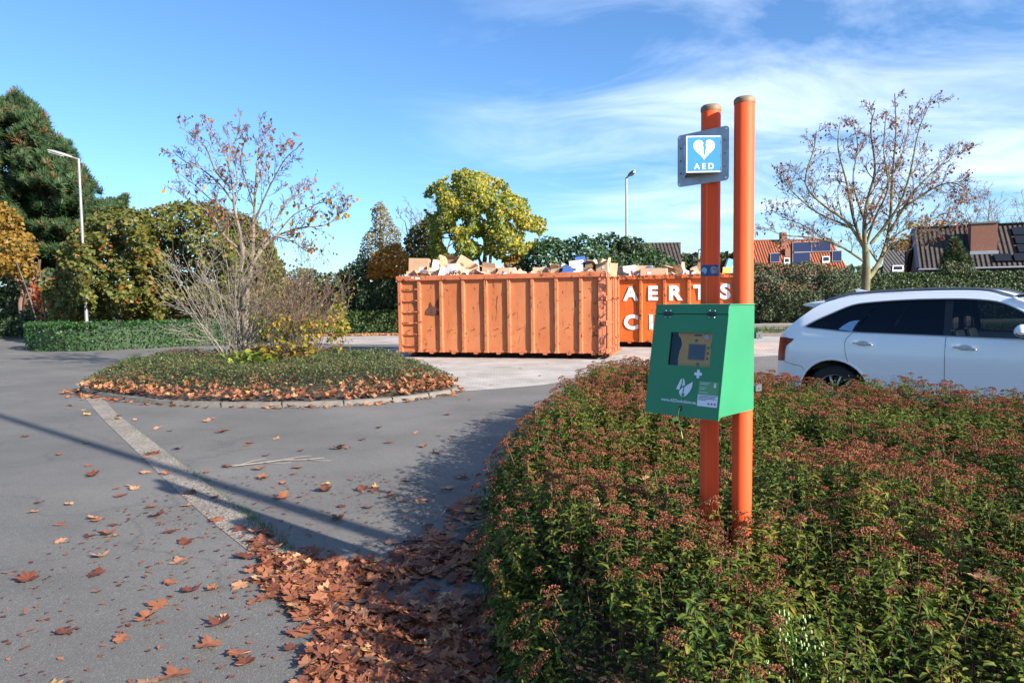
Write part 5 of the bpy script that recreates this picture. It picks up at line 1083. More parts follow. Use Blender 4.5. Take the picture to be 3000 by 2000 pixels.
# ------------------------------------------------------------------ skip containers
def container(org, rz, L, Wd, H, zb_, nb, mats, label, letters=False, ladder=True):
    e_ = empty('roll_off_container', (org[0], org[1], 0), rz, label=label, cat='skip container', group=None)
    mb, mr, mrim, mp_ = mats; z0 = zb_+.03; rd = .075; rimh = .15
    # shell
    a = Acc(); V, F = [], []
    nx, nz = nb*6, 10; dent = lambda u, w_: .014*mnoise.noise(Vector((u*1.7, w_*1.9, org[0])))+.007*mnoise.noise(Vector((u*4, w_*3, 7)))
    for j in range(nz+1):
        for i in range(nx+1):
            x = L*i/nx; z = z0+(H-rimh+.01-z0)*j/nz; V.append((x, rd+dent(x, z)*(0 if i % 6 == 0 else 1), z))
    F = [(j*(nx+1)+i, j*(nx+1)+i+1, (j+1)*(nx+1)+i+1, (j+1)*(nx+1)+i) for j in range(nz) for i in range(nx)]
    a.add(V, F); a.build('side_panel', mb, e_, smooth=True)
    a = Acc(); a.bx(0, L, Wd-rd-.004, Wd-rd, z0, H-rimh); a.bx(0, .004, rd, Wd-rd-.004, z0, H-rimh); a.bx(.004, L-.03, rd+.02, Wd-rd-.004, z0, z0+.006); a.build('inner_walls', mb, e_)
    bw = L/nb
    for k in range(nb+1):
        x = k*bw; wdt = .12 if 0 < k < nb else .14; xa = min(max(x-wdt/2, 0), L-wdt)
        if k == nb: continue
        a = Acc(); pr_ = [(xa, rd+.002), (xa+.018, 0.0), (xa+wdt-.018, 0.0), (xa+wdt, rd+.002)]
        zt_ = H-rimh-.001; zl = zb_
        V = [(x_, y_, zl) for x_, y_ in pr_]+[(x_, y_, zt_) for x_, y_ in pr_]; a.add(V, [(0, 1, 5, 4), (1, 2, 6, 5), (2, 3, 7, 6), (3, 2, 1, 0), (4, 5, 6, 7)])
        V = [(xa-.02, rd, zl-.001), (xa-.012, -.008, zl-.001), (xa+wdt+.012, -.008, zl-.001), (xa+wdt+.02, rd, zl-.001)]; V += [(x_*.0+xx, yy, zl+.07) for (x_, _y), (xx, yy) in zip(pr_, [(xa, rd), (xa+.016, -.003), (xa+wdt-.016, -.003), (xa+wdt, rd)])]
        a.add(V, [(0, 1, 5, 4), (1, 2, 6, 5), (2, 3, 7, 6), (3, 2, 1, 0)]); a.build('rib', mr, e_, bevel=.006)
    for k in range(nb):
        xc = (k+.5)*bw; zh = .80+.01*k; a = Acc(); a.tube([(xc+.03, rd+.01, zh+.03), (xc+.03, .03, zh+.04), (xc+.01, .02, zh+.03), (xc-.035, .03, zh+.005)], [.014, .012, .010, .007], 6); a.build('lashing_hook', mp_, e_)
    # far side ribs and front end ribs
    for k in range(nb+1): x = min(max(k*bw, .07), L-.07); a = Acc(); a.bx(x-.06, x+.06, Wd-rd+.001, Wd, zb_, H-rimh-.001); a.build('rib', mr, e_)
    for k in range(1, 4): y = Wd*k/4; a = Acc(); a.bx(-.06, -.001, y-.06, y+.06, zb_, H-rimh-.001); a.build('rib', mr, e_)
    # rim
    a = Acc(); a.bx(-.03, L-.02, -.03, .11, H-rimh, H); a.build('rim_beam', mrim, e_, bevel=.02)
    a = Acc(); a.bx(-.03, L-.02, Wd-.11, Wd+.03, H-rimh, H); a.bx(-.03, .11, .112, Wd-.112, H-rimh, H-.004); a.build('rim_beam', mrim, e_, bevel=.02)
    # bottom chord, cross members, skids, rollers
    a = Acc(); a.bx(.02, L-.16, rd-.012, rd+.08, z0-.028, z0+.045); a.build('bottom_chord', mr, e_)
    for k in range(nb):
        xc = (k+.5)*bw; a = Acc(); V = [(xc-.075, .07, zb_+.002), (xc+.075, .07, zb_+.002), (xc+.045, .07, zb_-.05), (xc-.045, .07, zb_-.05)]; V2 = [(x_, Wd-.07, z_) for x_, _, z_ in V]
        a.add(V+V2, [(0, 1, 2, 3), (7, 6, 5, 4), (0, 4, 5, 1), (2, 6, 7, 3), (1, 5, 6, 2), (0, 3, 7, 4)]); a.build('cross_member', mr, e_)
    for y in (.62, Wd-.78): a = Acc(); a.bx(.15, L-.1, y, y+.16, .03, zb_+.03); a.build('skid', M['dark_steel'], e_)
    for x in (.35, L-.35):
        for y in (.42, Wd-.42): a = Acc(); a.tube([(x, y-.09, .10), (x, y+.09, .10)], .10, 20); a.build('roller', M['dark_steel'], e_)
    # corner post with the door behind it
    a = Acc(); a.bx(L-.20, L, -.012, .16, zb_-.03, H-.002); a.build('corner_post', mp_, e_, bevel=.012)
    a = Acc(); a.bx(L-.16, L, Wd-.16, Wd+.012, zb_-.03, H-.002); a.build('corner_post', mp_, e_, bevel=.012)
    for z in (H-.10, H*.70, H*.42, zb_+.07):
        a = Acc(); a.bx(L-.115, L+.02, -.045, -.013, z-.045, z+.045); a.tube([(L+.035, -.035, z-.07), (L+.035, -.035, z+.07)], .022, 10); a.build('hinge', mp_, e_, bevel=.006)
    dr = empty('door', (0, 0, 0)); dr.parent = e_
    a = Acc(); a.bx(L+.012, L+.03, .04, Wd/2-.01, z0, H-.02); a.bx(L+.012, L+.03, Wd/2+.01, Wd-.04, z0, H-.02); a.build('door_leaf', mb, dr)
    a = Acc()
    for y0, y1 in ((.0, Wd/2-.012), (Wd/2+.012, Wd)):
        for z in (z0+.02, H*.42, H*.70, H-.10): a.bx(L+.031, L+.075, y0, y1, z-.05, z+.05)
        for y in (y0+.04, y1-.07): a.bx(L+.0312, L+.085, y-.03, y+.03, z0-.03, H-.03)
    a.build('door_frame', mr, dr, bevel=.005)
    a = Acc()
    for y in (Wd*.30, Wd/2-.09, Wd/2+.09, Wd*.74): a.tube([(L+.11, y, z0-.06), (L+.11, y, H-.04)], .020, 8)
    a.build('lock_bar', mr, dr)
    for y in (Wd*.30, Wd/2-.09, Wd/2+.09, Wd*.74):
        for z in (z0+.12, z0+.35, H*.7, H-.12): a = Acc(); a.bx(L+.088, L+.15, y-.035, y+.035, z-.03, z+.03); a.build('lock_bracket', mp_, dr)
    a = Acc(); a.bx(L+.09, L+.17, .05, Wd-.05, z0-.09, z0-.04); a.build('door_sill', mr, e_)
    if ladder:
        ld_ = empty('ladder', (0, 0, 0)); ld_.parent = e_
        for k in range(6):
            z = z0+.17+k*(H-rimh-z0-.42)/5; a = Acc(); a.bx(.10, bw-.03, .004, .036, z-.014, z+.018); a.build('rung', M['c1post'], ld_, bevel=.004)
    return e_
C1 = container((-3.40, 20.36), math.atan2(-1.70, 5.96), 6.20, 2.45, 2.42, .17, 9, (M['c1'], M['c1rib'], M['c1rib'], M['c1post']), 'front open-top steel container in bleached orange paint, heaped with cardboard')
# rust patch on the front container and small decals on its rim
a = Acc(); pt = [(.86, 1.28), (.90, 1.42), (1.0, 1.50), (1.03, 1.66), (1.10, 1.52), (1.18, 1.50), (1.23, 1.40), (1.31, 1.36), (1.34, 1.28), (1.2, 1.26), (1.12, 1.25), (1.0, 1.27)]; V, F = cdt(pt); a.add([(x, .058+0*y, y) for x, y in V], F); 
pt = [(1.19, 1.55), (1.22, 1.66), (1.27, 1.72), (1.33, 1.74), (1.335, 1.5), (1.26, 1.46)]; V, F = cdt(pt); a.add([(x, .058, y) for x, y in V], F)
a.build('rust_patch', M['rust'], C1)
a = Acc(); a.add([(x, -.032, z) for x, z in [(.48, 2.35), (.56, 2.35), (.56, 2.385), (.48, 2.385)]], [(0, 1, 2, 3)]); a.add([(x, -.032, z) for x, z in [(.60, 2.32), (.76, 2.32), (.76, 2.36), (.62, 2.38)]], [(0, 1, 2, 3)]); a.build('paint_mark', M['card_white'], C1)
c2a = rad(-22); c2d = Vector((math.cos(c2a), math.sin(c2a), 0)); E2 = Vector((7.58, 21.98, 0))-c2d*.24; O2 = E2-c2d*6.4
C2 = container((O2.x, O2.y), c2a, 6.40, 2.45, 2.46, .19, 8, (M['c2'], M['c2rib'], M['c2rim'], M['c2rib']), 'second open-top container in bright orange with big white letters, half behind the first', ladder=False)
def c2u(px, py):   # distance along the second container's side for a photo column
    r = ray(px, py); n_ = Vector((-c2d.y, c2d.x, 0)); o3 = O2; k = (n_.dot(o3))/(n_.x*r[0]+n_.y*r[1]); p = Vector((r[0]*k, r[1]*k, CAM_H+r[2]*k)); return (p-o3).dot(c2d), p.z
for ch, px_, y0, y1 in [('A', 1845, 839, 881), ('E', 1911, 837, 880), ('R', 1978, 835, 880), ('T', 2049, 834, 878), ('S', 2123, 830, 877), ('C', 1846, 921, 966), ('I', 1905, 921, 965)]:
    u, za = c2u(px_, y0); _, zb2 = c2u(px_, y1); hgt = za-zb2; V, F = text_mesh(ch, 1.0, .045, 1.0); xs = [v[0] for v in V]; ys = [v[1] for v in V]; cx_, cy_ = (min(xs)+max(xs))/2, (min(ys)+max(ys))/2; sy_ = hgt/(max(ys)-min(ys))
    a = Acc(); a.add([(u+.02+(v[0]-cx_)*sy_*1.05, .052, zb2+hgt/2+(v[1]-cy_)*sy_) for v in V], F); a.build('letter', M['white_sign'], C2)

# cartons heaped in both containers
KIND = {'b': ('card', 'brown'), 't': ('card_light', 'tan'), 'd': ('card_dark', 'dark brown'), 'w': ('card_white', 'white'), 'u': ('card_blue', 'blue'), 'c': ('card_cyan', 'light blue printed'), 'y': ('card_yellow', 'yellow'), 'p': ('card_pink', 'pinkish'), 'k': ('kraft', 'crumpled kraft paper')}
rc = random.Random(12)
def carton(p, size, rot, kind, label, flaps=0, grp=None, nm='cardboard_box'):
    mt = M[KIND[kind][0]]; e_ = empty(nm, p, label=label, cat='cardboard box' if kind != 'k' else 'packing paper', group=grp); e_.rotation_euler = rot
    w_, d_, h_ = size; t = .006; a = Acc()
    if kind == 'k':
        V = []; n1_, n2_ = 9, 12
        for i in range(n1_+1):
            for j in range(n2_):
                th, ph = math.pi*i/n1_, 2*math.pi*j/n2_; v = Vector((math.sin(th)*math.cos(ph), math.sin(th)*math.sin(ph), math.cos(th))); r_ = 1+.35*mnoise.noise(v*2.2+Vector(p)); V.append((v.x*w_/2*r_, v.y*d_/2*r_, h_/2+v.z*h_/2*r_))
        a.add(V, [(i*n2_+j, i*n2_+(j+1) % n2_, (i+1)*n2_+(j+1) % n2_, (i+1)*n2_+j) for i in range(n1_) for j in range(n2_)]); a.build('sheet', mt, e_); return e_
    dj = lambda: rc.uniform(-.03, .03)*w_
    c = [(-w_/2+dj(), -d_/2+dj()), (w_/2+dj(), -d_/2+dj()), (w_/2+dj(), d_/2+dj()), (-w_/2+dj(), d_/2+dj())]; tp = [(x+dj(), y+dj(), h_+dj()) for x, y in c]; bt = [(x, y, 0) for x, y in c]
    V = bt+tp; F = [(3, 2, 1, 0), (0, 1, 5, 4), (1, 2, 6, 5), (2, 3, 7, 6), (3, 0, 4, 7)]
    if not flaps: F.append((4, 5, 6, 7))
    a.add(V, F)
    if not flaps:
        mx = lambda i, j, f: tuple(Vector(tp[i]).lerp(Vector(tp[j]), f)+Vector((0, 0, .003)))
        t_ = Acc(); t_.add([mx(0, 3, .45), mx(1, 2, .45), mx(1, 2, .55), mx(0, 3, .55)], [(0, 1, 2, 3)]); 
        if kind in 'bt': t_.build('tape', M['tape'], e_)
    o = a.build('box_body', mt, e_)
    if w_ > .3 and kind in 'btwcy':
        pr = Acc(); sx_, sz_ = rc.uniform(.15, .35), rc.uniform(.12, .3); ox, oz = rc.uniform(-.3, .1), rc.uniform(.35, .6)
        fr_ = lambda u, v: tuple(Vector(bt[0]).lerp(Vector(bt[1]), u).lerp(Vector(tp[0]).lerp(Vector(tp[1]), u), v)+Vector((0, -.004, 0)))
        u0, v0 = .5+ox, oz; pr.add([fr_(u0, v0), fr_(u0+sx_, v0), fr_(u0+sx_, v0+sz_), fr_(u0, v0+sz_)], [(0, 1, 2, 3)]); pr.build('printed_label', M[rc.choice(['card_white', 'card_dark', 'card_blue'] if kind != 'w' else ['card_blue', 'text_dark', 'red_print'])], e_)
    if flaps:
        sd_ = o.modifiers.new('thick', 'SOLIDIFY'); sd_.thickness = .006
        for k in range(4):
            i, j = k, (k+1) % 4; A_, B_ = Vector(tp[i]), Vector(tp[j]); outv = ((A_+B_)/2-Vector((0, 0, h_))); outv.z = 0; outv = outv.normalized() if outv.length > 0 else Vector((1, 0, 0))
            an = rc.uniform(-.2, 1.4); fl = outv*math.cos(an)+Vector((0, 0, math.sin(an))); ln = min(w_, d_)*.48; f_ = Acc(); dd_ = (B_-A_).normalized()*.01
            f_.add([tuple(A_), tuple(B_), tuple(B_+fl*ln-dd_), tuple(A_+fl*ln+dd_)], [(0, 1, 2, 3)]); fo = f_.build('flap', mt, e_); sm = fo.modifiers.new('thick', 'SOLIDIFY'); sm.thickness = .006
    return e_
c1d = Vector((math.cos(math.atan2(-1.70, 5.96)), math.sin(math.atan2(-1.70, 5.96)), 0)); c1n = Vector((-c1d.y, c1d.x, 0)); O1 = Vector((-3.40, 20.36, 0))
def incont(O, d, n_, back, px_, py_):
    o3 = O+n_*back; r = ray(px_, py_); k = n_.dot(o3)/(n_.x*r[0]+n_.y*r[1]); return Vector((r[0]*k, r[1]*k, CAM_H+r[2]*k))
Zq = lambda X, Y_: (1130+X/3.222, 700+Y_/3.222)
L1_ = [  # X0,X1,Y0,Y1 (zoomed), back, kind, flaps, yaw, roll, label
 (198, 400, 182, 318, .55, 'b', 0, .35, .03, 'large closed brown cardboard box at the ladder end of the front container'),
 (455, 560, 152, 255, .75, 'k', 0, 0, 0, 'crumpled kraft paper ball between the large brown box and the leaning tan box'),
 (530, 650, 160, 250, .95, 'd', 1, .2, .1, 'dark open box behind the crumpled kraft paper'),
 (590, 775, 150, 262, .80, 't', 0, .3, .55, 'big tan cardboard box leaning steeply, highest in the left heap'),
 (570, 690, 238, 335, .30, 'w', 0, -.3, -.45, 'white box with a dark print leaning on the rim of the front container'),
 (455, 570, 258, 345, .32, 'w', 0, .5, .35, 'white crumpled box left of the printed white box'),
 (668, 775, 268, 340, .28, 't', 0, .4, .3, 'cream bundle of flattened booklets right of the printed white box'),
 (765, 900, 232, 335, .45, 'b', 1, .6, -.3, 'open brown box with a raised flap left of the middle of the front container'),
 (890, 1045, 245, 330, .55, 't', 1, -.2, .1, 'tan open box with lifted flaps near the middle of the front container'),
 (985, 1045, 250, 325, .35, 'b', 0, .3, .7, 'small brown box tipped on its corner beside the tan open box'),
 (1040, 1165, 268, 330, .40, 't', 0, .1, .05, 'flat tan carton lying level at the middle of the front container rim'),
 (1150, 1248, 270, 330, .45, 'p', 0, .4, -.25, 'pinkish flattened carton at the middle of the front container rim'),
 (185, 290, 302, 350, .20, 't', 0, .1, .0, 'low tan cardboard flap in front of the large brown box'),
 (320, 415, 270, 350, .28, 'b', 1, .7, -.3, 'torn brown box with loose flaps right of the large brown box'),
 (405, 465, 190, 290, .62, 'w', 0, .3, .2, 'narrow white carton squeezed beside the large brown box'),
 (575, 700, 228, 280, .60, 'p', 0, .2, -.1, 'pinkish carton peeping out above the printed white box'),
 (1370, 1555, 268, 325, .50, 't', 0, .15, .02, 'long tan carton lying flat right of the middle of the front container'),
 (1548, 1640, 250, 315, .40, 't', 1, -.3, .1, 'tan open carton left of the white and blue boxes'),
 (1600, 1710, 226, 300, .62, 'w', 0, .3, .35, 'white printed carton tilted behind the tan open carton'),
 (1730, 1870, 203, 300, .45, 'w', 0, .15, -.08, 'upright white box with a blue foot in the right heap'),
 (1640, 1760, 262, 310, .30, 'u', 0, .2, .2, 'blue and white carton low at the rim below the upright white box'),
 (1790, 1900, 160, 215, .70, 'u', 0, .3, -.2, 'dark blue carton on top of the right heap'),
 (1862, 1948, 190, 295, .48, 'd', 1, .2, .1, 'open brown box beside the upright white box'),
 (1938, 2025, 165, 300, .55, 't', 0, .8, .45, 'tan flap standing steeply on top of the right heap'),
 (1985, 2115, 200, 300, .42, 't', 1, -.4, -.05, 'big tan open box by the door end of the front container'),
 (2085, 2178, 225, 300, .55, 't', 0, .3, .1, 'pale tan box in the last corner by the doors of the front container')]
def place(lst, O, d, n_, base, Zf, ztop):
    for X0, X1, Y0, Y1, back, kd, fl, yaw, rl, lb in lst:
        A_ = incont(O, d, n_, back, *Zf(X0, (Y0+Y1)/2)); B_ = incont(O, d, n_, back, *Zf(X1, (Y0+Y1)/2)); T_ = incont(O, d, n_, back, *Zf((X0+X1)/2, Y0)); Bo = incont(O, d, n_, back, *Zf((X0+X1)/2, Y1))
        wv = (B_-A_).length; hv = T_.z-Bo.z; ext = .16
        ca, sa = abs(math.cos(rl)), abs(math.sin(rl)); w_ = wv*(.88 if yaw else 1)*(1-.35*sa); h_ = (hv*(1-.25*sa))*(.72 if fl else 1)+ext
        c = (A_+B_)/2; carton(Vector((c.x, c.y, Bo.z-ext))+n_*.18, (w_, max(.3, w_*.7), h_), (0, rl, base+yaw*.5), kd, lb, fl)
place(L1_, O1, c1d, c1n, math.atan2(-1.70, 5.96), Zq, 2.42)
Zr = lambda X, Y_: (1750+X/4.704, 750+Y_/4.704)
c2n = Vector((-c2d.y, c2d.x, 0))
L2_ = [(345, 545, 128, 262, .35, 'w', 0, .3, -.10, 'white printed carton at the left end of the second container'),
 (268, 350, 150, 215, .6, 't', 1, .2, 0, 'small tan open box beside the white printed carton'),
 (570, 990, 165, 255, .30, 't', 0, .02, .02, 'long flat tan carton with faint print in the second container'),
 (470, 760, 132, 190, .75, 't', 0, .1, 0, 'long tan carton lying behind the long flat one'),
 (650, 750, 135, 180, .5, 'u', 0, .3, .3, 'small dark blue carton standing on the long flat one'),
 (845, 1105, 122, 240, .55, 'b', 1, .5, .25, 'brown box with spread flaps right of the long flat carton'),
 (1100, 1250, 98, 240, .45, 't', 1, -.4, -.35, 'tan box with a pointed raised flap in the second container'),
 (1262, 1340, 140, 210, .6, 'u', 0, .3, .2, 'light blue paper-wrapped carton near the shorter-looking post'),
 (1345, 1440, 35, 135, .75, 'd', 1, .3, .2, 'tall dark open box just left of the stickered post'),
 (1310, 1440, 130, 225, .40, 't', 0, .3, -.4, 'tan box tipped towards the rim just left of the stickered post'),
 (1690, 1905, 32, 205, .50, 'c', 0, .5, .30, 'light blue printed carton tilted up between the two posts'),
 (1700, 1840, 150, 215, .25, 'y', 0, .3, .1, 'white and yellow carton in front of the light blue one')]
place(L2_, O2, c2d, c2n, c2a, Zr, 2.46)
# crushed and folded pieces along the visible edge of both heaps
def crushed(p, s_, rot, kind, label, grp):
    e_ = empty('crushed_cardboard', p, label=label, cat='cardboard', group=grp); e_.rotation_euler = rot; a = Acc()
    nx_ = rc.choice([3, 4, 5]); V = []; z = 0
    for i in range(nx_+1):
        z = rc.uniform(-.22, .28)*s_
        for j in range(3): V.append((-s_/2+s_*i/nx_+rc.uniform(-.03, .03)*s_, -s_*.35+s_*.35*j, z+rc.uniform(-.10, .10)*s_))
    a.add(V, [(i*3+j, i*3+j+1, i*3+j+4, i*3+j+3) for i in range(nx_) for j in range(2)])
    o = a.build('sheet', M[KIND[kind][0]], e_); m_ = o.modifiers.new('thick', 'SOLIDIFY'); m_.thickness = .007
for (O, d, n_, H_, nm, hump) in ((O1, c1d, c1n, 2.42, 'front', True), (O2, c2d, c2n, 2.46, 'second', False)):
    for i in range(60):
        u = rc.uniform(.25, 5.8); v = rc.uniform(.22, .75); md = (.14*math.exp(-((u-1.15)/.9)**2)+.10*math.exp(-((u-4.9)/.9)**2)) if hump else .05
        p = O+d*u+n_*v; kd = rc.choice('bbttttdwkwp'); s_ = rc.uniform(.18, .42)
        if kd == 'k': kd = 't'
        crushed(Vector((p.x, p.y, H_-.05+md*(.4+v)+rc.uniform(-.04, .05))), s_, (rc.uniform(-.9, .9), rc.uniform(-.9, .9), rc.uniform(0, 6)), kd, 'crushed %s cardboard sheet on the edge of the %s container heap' % (KIND[kd][1], nm), 'crushed %s sheets in the %s container' % (KIND[kd][1], nm))
# cardboard filling the heap below the visible boxes, countable pieces
for (O, d, n_, ba, H_, nm, L0) in ((O1, c1d, c1n, math.atan2(-1.7, 5.96), 2.30, 'front', 0.3), (O2, c2d, c2n, c2a, 2.34, 'second', .3)):
    for i in range(46):
        u, v = rc.uniform(L0+.3, 5.6), rc.uniform(.65, 1.8); mdl = .16*math.exp(-((u-1.2)/1.0)**2)+.12*math.exp(-((u-5)/.9)**2)-.06
        p = O+d*u+n_*v; kd = rc.choice('bbbttttdwp'); s_ = rc.uniform(.25, .5)
        carton(Vector((p.x, p.y, H_-.32+mdl+rc.uniform(-.05, .08))), (s_, s_*rc.uniform(.6, .9), rc.uniform(.15, .3)), (rc.uniform(-.35, .35), rc.uniform(-.35, .35), rc.uniform(0, 6)), kd,
               '%s cardboard piece packed low in the heap of the %s container' % (KIND[kd][1], nm), rc.random() < .3, 'cardboard packed in the %s container, %s pieces' % (nm, KIND[kd][1]))

# ------------------------------------------------------------------ houses
def roofplane(name, A_, B_, C_, D_, mat, parent, th=.12):
    """A,B eaves left/right, C,D ridge right/left; its own x along the eaves"""
    A_, B_, C_, D_ = map(Vector, (A_, B_, C_, D_)); x = (B_-A_).normalized(); n_ = x.cross(D_-A_).normalized(); 
    a = Acc(); q = [A_, B_, C_, D_]; V = [tuple(v-A_) for v in q]+[tuple(v-A_-n_*th) for v in q]
    Mx = Matrix((x, Vector((-x.y, x.x, 0)), Vector((0, 0, 1)))); V = [tuple(Mx @ Vector(v)) for v in V]
    a.add(V, [(0, 1, 2, 3), (7, 6, 5, 4), (0, 4, 5, 1), (1, 5, 6, 2), (2, 6, 7, 3), (3, 7, 4, 0)])
    o = a.build(name, mat, parent); o.location = A_; o.rotation_euler = (0, 0, math.atan2(x.y, x.x)); return o
def quadpatch(name, pts, mat, parent, n_, th=.06):
    a = Acc(); q = [Vector(p) for p in pts]; V = [tuple(p+n_*th) for p in q]+[tuple(p) for p in q]; a.add(V, [(0, 1, 2, 3), (7, 6, 5, 4), (0, 4, 5, 1), (1, 5, 6, 2), (2, 6, 7, 3), (3, 7, 4, 0)]); return a.build(name, mat, parent)
def wallbox(name, x0, x1, y0, y1, z0, z1, mat, parent): a = Acc(); a.bx(x0, x1, y0, y1, z0, z1); return a.build(name, mat, parent)
# dark-roofed house, right
h = empty('brick_house', (0, 0, 0), label='house with a large dark brown tiled roof, brick chimney and black solar panels', cat='house')
def onroof(px_, py_, P0, n_): r = Vector(ray(px_, py_)); c = Vector((0, 0, CAM_H)); k = (P0-c).dot(n_)/r.dot(n_); return c+r*k
Ya = 50.0
A_ = at(2690, 786, Ya); B_ = at(3330, 776, Ya-5); pitch = rad(44); xd = (B_-A_); xd.z = 0; xd.normalize(); B_ = A_+xd*23; yd = Vector((-xd.y, xd.x, 0)); rn = (Vector((0, 0, 1))*math.cos(pitch)-yd*math.sin(pitch)).normalized(); up_ = (yd*math.cos(pitch)+Vector((0, 0, 1))*math.sin(pitch))
Dr = onroof(2673, 672, A_, rn); sl_ = (Dr-A_).dot(up_); Dr = A_+up_*sl_; Cr = B_+up_*sl_
roofplane('roof', A_, B_, Cr, Dr, M['tile_dark'], h)
bk = yd*(2*(Dr-A_).dot(yd)); roofplane('roof', B_+bk, A_+bk, Dr+Vector((0, 0, .002)), Cr+Vector((0, 0, .002)), M['tile_dark'], h)
a = Acc(); g0 = A_+xd*.25; g1 = g0+bk; gt = Dr+xd*.25; a.add([(g0.x, g0.y, 0), (g1.x, g1.y, 0), (g1.x, g1.y, A_.z-.1), (gt.x, gt.y, gt.z-.15), (g0.x, g0.y, A_.z-.1)], [(0, 1, 2, 3, 4)])
g0 = A_+xd*.3+yd*.4; g1 = B_-xd*.3+yd*.4; a.add([(g0.x, g0.y, 0), (g1.x, g1.y, 0), (g1.x, g1.y, A_.z+.1), (g0.x, g0.y, A_.z+.1)], [(0, 1, 2, 3)]); a.build('wall', M['brickdk'], h)
a = Acc(); 
for q0, q1 in ((A_, Dr), (Dr, A_+bk)): a.tube([q0-xd*.02, q1-xd*.02], .11, 4)
a.build('barge_board', M['car_black'], h); a = Acc(); a.tube([A_-yd*.12-Vector((0, 0, .1)), B_-yd*.12-Vector((0, 0, .1))], .08, 8); a.build('gutter', M['zinc'], h)
a = Acc(); a.tube([Dr+Vector((0, 0, .05)), Cr+Vector((0, 0, .05))], .11, 8); a.build('ridge_tiles', M['tile_dark'], h, smooth=True)
cb = onroof(2882, 740, A_, rn); ctop = at(2882, 650, cb.y).z; rt = math.atan2(xd.y, xd.x)
ch_ = empty('chimney', (cb.x, cb.y, 0), rt); ch_.parent = h
hw = .80
a = Acc(); a.bx(-hw, hw, -.02, 1.1, cb.z-.3, ctop-.12); a.build('stack', M['brick'], ch_); a = Acc(); a.bx(-hw-.08, hw+.08, -.1, 1.18, ctop-.119, ctop); a.build('coping', M['kerb'], ch_)
a = Acc(); a.bx(-hw-.06, hw+.06, -.16, -.021, cb.z-.12, cb.z+.12); a.build('flashing', M['zinc'], ch_)
for p4, nr, nc_ in (([(2958, 669), (3120, 662), (3150, 742), (2982, 744)], 3, 3), ([(2905, 748), (3140, 740), (3146, 765), (2912, 769)], 1, 4)):
    q = [onroof(x, y, A_, rn) for x, y in p4]
    for i in range(nr):
        for j in range(nc_):
            f = lambda s, t: (q[0].lerp(q[1], s)).lerp(q[3].lerp(q[2], s), t); g_ = .02
            quadpatch('solar_panel', [f(j/nc_+g_, (i+1)/nr-g_), f((j+1)/nc_-g_, (i+1)/nr-g_), f((j+1)/nc_-g_, i/nr+g_), f(j/nc_+g_, i/nr+g_)], M['pvblack'], h, rn, .14)
# low grey-roofed annex behind it
h = empty('brick_house', (0, 0, 0), label='low grey slate roof with a small white window between the red-roofed and dark-roofed houses', cat='house'); Y_ = 58.0
A_ = at(2585, 808, Y_-.5); B_ = at(2700, 806, Y_-.5); A_.z = B_.z = at(2640, 806, Y_).z; D_ = at(2592, 733, Y_+2.6); C_ = at(2700, 731, Y_+2.6); C_.z = D_.z
roofplane('roof', A_, B_+Vector((3, 0, 0)), C_+Vector((3, 0, 0)), D_, M['tile_grey'], h); rn2 = (B_-A_).cross(D_-A_).normalized()
wallbox('wall', A_.x+.1, B_.x+3, Y_, Y_+6, 0, A_.z-.05, M['brickdk'], h)
f = lambda s, t: A_.lerp(B_, s).lerp(D_.lerp(C_, s), t)
wn = quadpatch('window', [f(.24, .12), f(.52, .12), f(.52, .34), f(.24, .34)], M['frame_white'], h, rn2, .1); quadpatch('pane', [f(.27, .16), f(.49, .16), f(.49, .29), f(.27, .29)], M['glass_dark'], wn, rn2, .13)
quadpatch('solar_panel', [f(.6, .05), f(.72, .05), f(.72, .95), f(.58, .95)], M['pvblack'], h, rn2, .1)
# red-roofed house
h = empty('brick_house', (0, 0, 0), label='house with an orange-red clay tile roof, blue solar panels and small chimneys', cat='house'); Y_ = 62.0
A_ = at(2120, 800, Y_); B_ = at(2493, 800, Y_); zE = at(2300, 806, Y_).z; A_.z = B_.z = zE
n3 = Vector((0, -math.sin(rad(48)), math.cos(rad(48)))); D_ = onroof(2192, 706, A_, n3); C_ = onroof(2432, 697, A_, n3); zR = (D_.z+C_.z)/2; D_ = Vector((D_.x, A_.y+(zR-zE)/math.tan(rad(48)), zR)); C_ = Vector((C_.x, D_.y, zR))
B_.x = at(2493, 770, Y_).x; D_.x = at(2185, 706, D_.y).x
roofplane('roof', A_, B_, C_, D_, M['tile_red'], h); bk = Vector((0, 2*(D_.y-A_.y), 0)); roofplane('roof', B_+bk, A_+bk, D_+Vector((0, 0, .003)), C_+Vector((0, 0, .003)), M['tile_red'], h)
roofplane('roof', B_, B_+bk, C_+Vector((0, .02, 0)), C_+Vector((0, 0, -.002)), M['tile_red'], h)
wallbox('wall', A_.x+.3, B_.x-.3, Y_+.5, Y_+bk.y-.5, 0, zE-.05, M['brick'], h)
for nm, pts in (('solar_panel', [(2321, 713), (2432, 709), (2432, 739), (2321, 742)]), ('solar_panel', [(2321, 743), (2372, 741), (2372, 775), (2321, 777)]), ('solar_panel', [(2256, 745), (2283, 744), (2283, 770), (2256, 771)]), ('solar_panel', [(2437, 738), (2464, 737), (2464, 768), (2437, 769)])):
    q = [onroof(x, y, A_, n3) for x, y in pts]; q[2], q[3] = q[2], q[3]; o = quadpatch(nm, [q[3], q[2], q[1], q[0]], M['pvblue'], h, n3, .12)
    nc_ = max(1, round((q[1]-q[0]).length/1.6))
    a = Acc(); 
    for i in range(nc_+1): a.tube([q[0].lerp(q[1], i/nc_)+n3*.13, q[3].lerp(q[2], i/nc_)+n3*.13], .025, 4)
    a.tube([q[0]+n3*.13, q[1]+n3*.13], .03, 4); a.tube([q[3]+n3*.13, q[2]+n3*.13], .03, 4); a.build('panel_frame', M['lamp_metal'], o)
